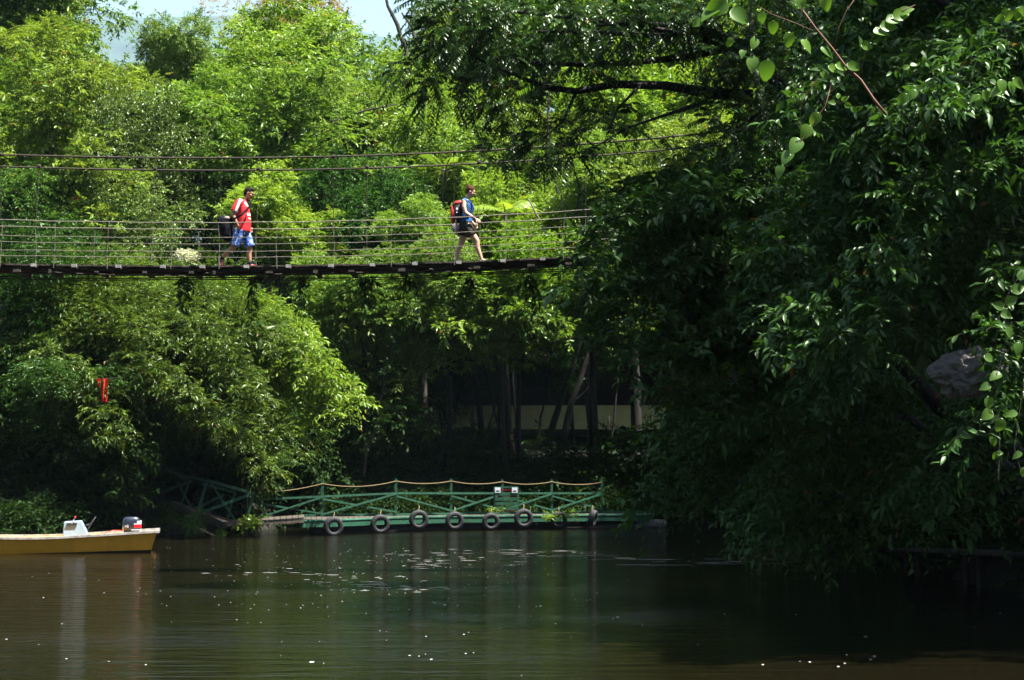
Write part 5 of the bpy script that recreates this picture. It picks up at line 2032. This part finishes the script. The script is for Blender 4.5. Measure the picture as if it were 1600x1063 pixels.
    for z, cx, rx, ry in ((-.30, .08, .05, .06), (-.285, .07, .09, .10), (-.18, .04, .135, .14), (-.02, .01, .175, .16), (.10, -.01, .185, .16), (.19, -.02, .165, .15), (.245, -.03, .12, .11), (.26, -.03, .05, .05)):
        secs.append([(cx + rx * math.cos(2 * math.pi * j / n_) * (1 + .05 * math.sin(j * 2.1 + z * 20)), ry * math.sin(2 * math.pi * j / n_), z) for j in range(n_)])
    mb.loft(secs)
    b = remesh('sack', mb, bm_, .014, 3, bag)
    mb = MB()
    mb.ell((.05, -.12, .19), (.07, .04, .045), 10, 6)
    mb.build('tag', mat('bag_tag', (.42, .34, .28), .7, var=.5, scale=20), bag, True)
    mb = MB()
    pts = [(.12, -.10, .10), (.22, -.19, .17), (.37, -.215, .24), (.50, -.18, .38), (.565, -.10, .50), (.52, .02, .585), (.42, .10, .62), (.32, .14, .55), (.2, .14, .35), (.08, .1, .18)]
    for a, c_ in zip(pts[:-1], pts[1:]):
        mb.bar(a, c_, .012, .045)
    mb.build('strap', bm_, bag)


man()


def woman():
    fx = at(728, 407, BY)
    dzv = bz(728, 414, 3e-5, 4.5e-5) - .01
    root = empty('person', (fx.x, BY + .55, dzv), 0, 'person in a blue top and dark shorts wearing a red backpack', 'person')
    sk = mat('skin_fair', (.56, .34, .25), .55, var=.12, scale=30)
    blue = mat('top_blue', (.012, .13, .42), .8, rgb2=(.008, .07, .24), scale=7, bump=.25, bscale=9)
    mb = MB()
    shirt_torso(mb, [(-.02, 0, .74, .11, .16), (-.02, 0, .86, .11, .15), (-.02, 0, 1.0, .10, .125), (-.0, 0, 1.2, .11, .14), (-.02, 0, 1.34, .085, .15), (.0, 0, 1.40, .05, .055)])
    limb(mb, [(-.01, 0, 1.38), (.03, 0, 1.45), (.06, 0, 1.50)], [.05, .046, .045])
    q, rot = head(mb, (.085, 0, 1.565), .38, .96)
    mb.ell((.07, -.06, 1.23), (.075, .065, .07), 10, 8)
    mb.ell((.07, .06, 1.23), (.075, .065, .07), 10, 8)
    limb(mb, [(-.05, -.16, 1.34), (-.055, -.20, 1.2), (-.02, -.215, 1.08)], [.056, .05, .042])
    limb(mb, [(-.02, -.215, 1.08), (.09, -.22, 1.01), (.195, -.20, .945)], [.042, .036, .025])
    hand(mb, (.195, -.20, .945), (1, .1, -.55), (-.1, .9, -.4), .92)
    limb(mb, [(-.03, .16, 1.34), (-.05, .2, 1.2), (.0, .21, 1.07)], [.054, .048, .04])
    limb(mb, [(.0, .21, 1.07), (.08, .215, .97), (.15, .20, .89)], [.04, .034, .025])
    hand(mb, (.15, .20, .89), (.7, -.1, -.9), (-.1, -.9, -.2), .92)
    # near leg forward
    limb(mb, [(.01, -.085, .80), (.12, -.09, .62), (.225, -.09, .475)], [.10, .085, .06])
    limb(mb, [(.225, -.09, .475), (.235, -.09, .34), (.325, -.09, .09)], [.058, .056, .034])
    limb(mb, [(.325, -.09, .075), (.44, -.09, .04)], [.034, .028])
    # far leg behind
    limb(mb, [(-.04, .085, .80), (-.08, .09, .6), (-.12, .09, .43)], [.10, .085, .058])
    limb(mb, [(-.12, .09, .43), (-.19, .09, .30), (-.215, .09, .09)], [.056, .055, .034])
    limb(mb, [(-.215, .09, .09), (-.13, .09, .035)], [.034, .028])
    remesh('body', mb, sk, .0075, 4, root)
    mb = MB()
    shirt_torso(mb, [(-.02, 0, .90, .15, .165), (-.02, 0, 1.0, .14, .15), (.0, 0, 1.1, .14, .15), (.025, 0, 1.2, .15, .155), (.02, 0, 1.27, .135, .155), (-.015, 0, 1.345, .095, .14), (-.01, 0, 1.375, .075, .10)])
    for s_ in (-1, 1):
        mb.ell((-.04, s_ * .155, 1.345), (.068, .06, .062), 12, 8)
    remesh('top', mb, blue, .011, 4, root)
    sm = mat('shorts_dark', (.03, .028, .018), .85, var=.4, scale=9, bump=.3)
    mb = MB()
    shirt_torso(mb, [(-.02, 0, .70, .15, .18), (-.02, 0, .80, .155, .185), (-.02, 0, .94, .13, .155)])
    mb.tube([(.0, -.085, .80), (.06, -.09, .70), (.125, -.09, .605)], [.125, .122, .118], 16)
    mb.tube([(-.04, .085, .80), (-.06, .09, .70), (-.085, .09, .60)], [.125, .122, .12], 16)
    remesh('shorts', mb, sm, .011, 4, root)
    hair = mat('hair_auburn', (.075, .028, .014), .85, spec=.15, var=.4, scale=30)
    mb = MB()
    mb.ell(q(-.025, 0, .04), (.10, .085, .098), 14, 10, rot)
    mb.ell(q(-.05, 0, -.005), (.06, .076, .07), 12, 8, rot)
    mb.ell(q(-.075, 0, .09), (.06, .055, .05), 12, 8, rot)
    remesh('hair', mb, hair, .008, 3, root)
    mb = MB()
    mb.tube([(.165, -.205, .965), (.18, -.203, .955)], [.033, .033], 12)
    mb.build('wristband', M['tyre'], root, True)
    shoe = mat('sandal_grey', (.30, .29, .30), .7, rgb2=(.06, .06, .07), scale=18, lo=.4, hi=.5)
    for cc, pitch in ((Vector((.375, -.09, .04)), -.12), (Vector((-.17, .09, .045)), .1)):
        rt = Matrix.Rotation(pitch, 3, 'Y')
        mb = MB()
        for o_, r_ in (((-.06, 0, .012), (.045, .038, .042)), ((.01, 0, -.005), (.085, .04, .03)), ((.075, 0, -.01), (.055, .042, .026))):
            mb.ell(cc + rt @ Vector(o_), r_, 12, 8, rt)
        remesh('shoe', mb, shoe, .009, 3, root)
    # backpack
    bp = empty('backpack', (fx.x - .20, BY + .55, dzv + 1.12), 0, 'red and black hiking backpack on the back of the person in blue', 'bag')
    bk = mat('pack_black', (.014, .014, .018), .6, var=.4, bump=.3)
    rd = mat('pack_red', (.55, .012, .03), .55, var=.35, scale=6, bump=.2)

    def rbox(cx, z0, z1, rx, ry, k=.6, lean=0.0):
        secs = []
        for t, f in ((0, .75), (.06, .95), (.5, 1.0), (.9, .95), (1, .7)):
            z = z0 + (z1 - z0) * t
            r_ = []
            for j in range(20):
                a = 2 * math.pi * j / 20
                ca, sa = math.cos(a), math.sin(a)
                r_.append((cx + lean * t + (abs(ca) ** k) * (1 if ca > 0 else -1) * rx * f, (abs(sa) ** k) * (1 if sa > 0 else -1) * ry * f, z))
            secs.append(r_)
        return secs
    mb = MB()
    mb.loft(rbox(-.0, -.22, .20, .11, .15, lean=.03))
    mb.build('sack', bk, bp, True)
    mb = MB()
    mb.loft(rbox(-.10, -.23, .13, .042, .13, lean=.0))
    mb.build('front_pocket', rd, bp, True)
    mb = MB()
    mb.loft([[Vector(p) for p in r_] for r_ in rbox(-.01, .13, .235, .115, .15, lean=.07)])
    mb.build('lid', rd, bp, True)
    mb = MB()
    mb.ell((-.01, -.152, .04), (.022, .006, .035), 8, 6)
    mb.ell((-.01, -.152, -.03), (.014, .006, .014), 8, 6)
    mb.build('patch', M['white'], bp, True)
    for s_ in (-1, 1):
        mb = MB()
        pts = [(.07, s_ * .11, .20), (.13, s_ * .12, .285), (.21, s_ * .12, .29), (.30, s_ * .115, .22), (.335, s_ * .12, .10), (.29, s_ * .15, -.02), (.17, s_ * .165, -.12), (.06, s_ * .12, -.17)]
        for a, c_ in zip(pts[:-1], pts[1:]):
            mb.bar(a, c_, .045, .016)
        mb.build('strap', bk, bp)
    mb = MB()
    pts = [(0, -.17, 0), (0, .17, 0)]
    mb.tube([(0, -.175, 0), (0, -.17, 0), (0, .17, 0), (0, .175, 0)], [.07, .085, .085, .07], 18)
    for y_ in (-.09, .09):
        mb.tube([(0, y_ - .015, 0), (0, y_ + .015, 0)], .088, 18)
    ml = link('rolled_mat', mb.mesh('rolled_mat', mat('mat_grey', (.26, .22, .27), .8, var=.3, scale=12), True), None, (fx.x - .235, BY + .55, dzv + .765))
    tag(ml, 'grey rolled mat slung under the red backpack', 'mat')


woman()
#@@MORE@@
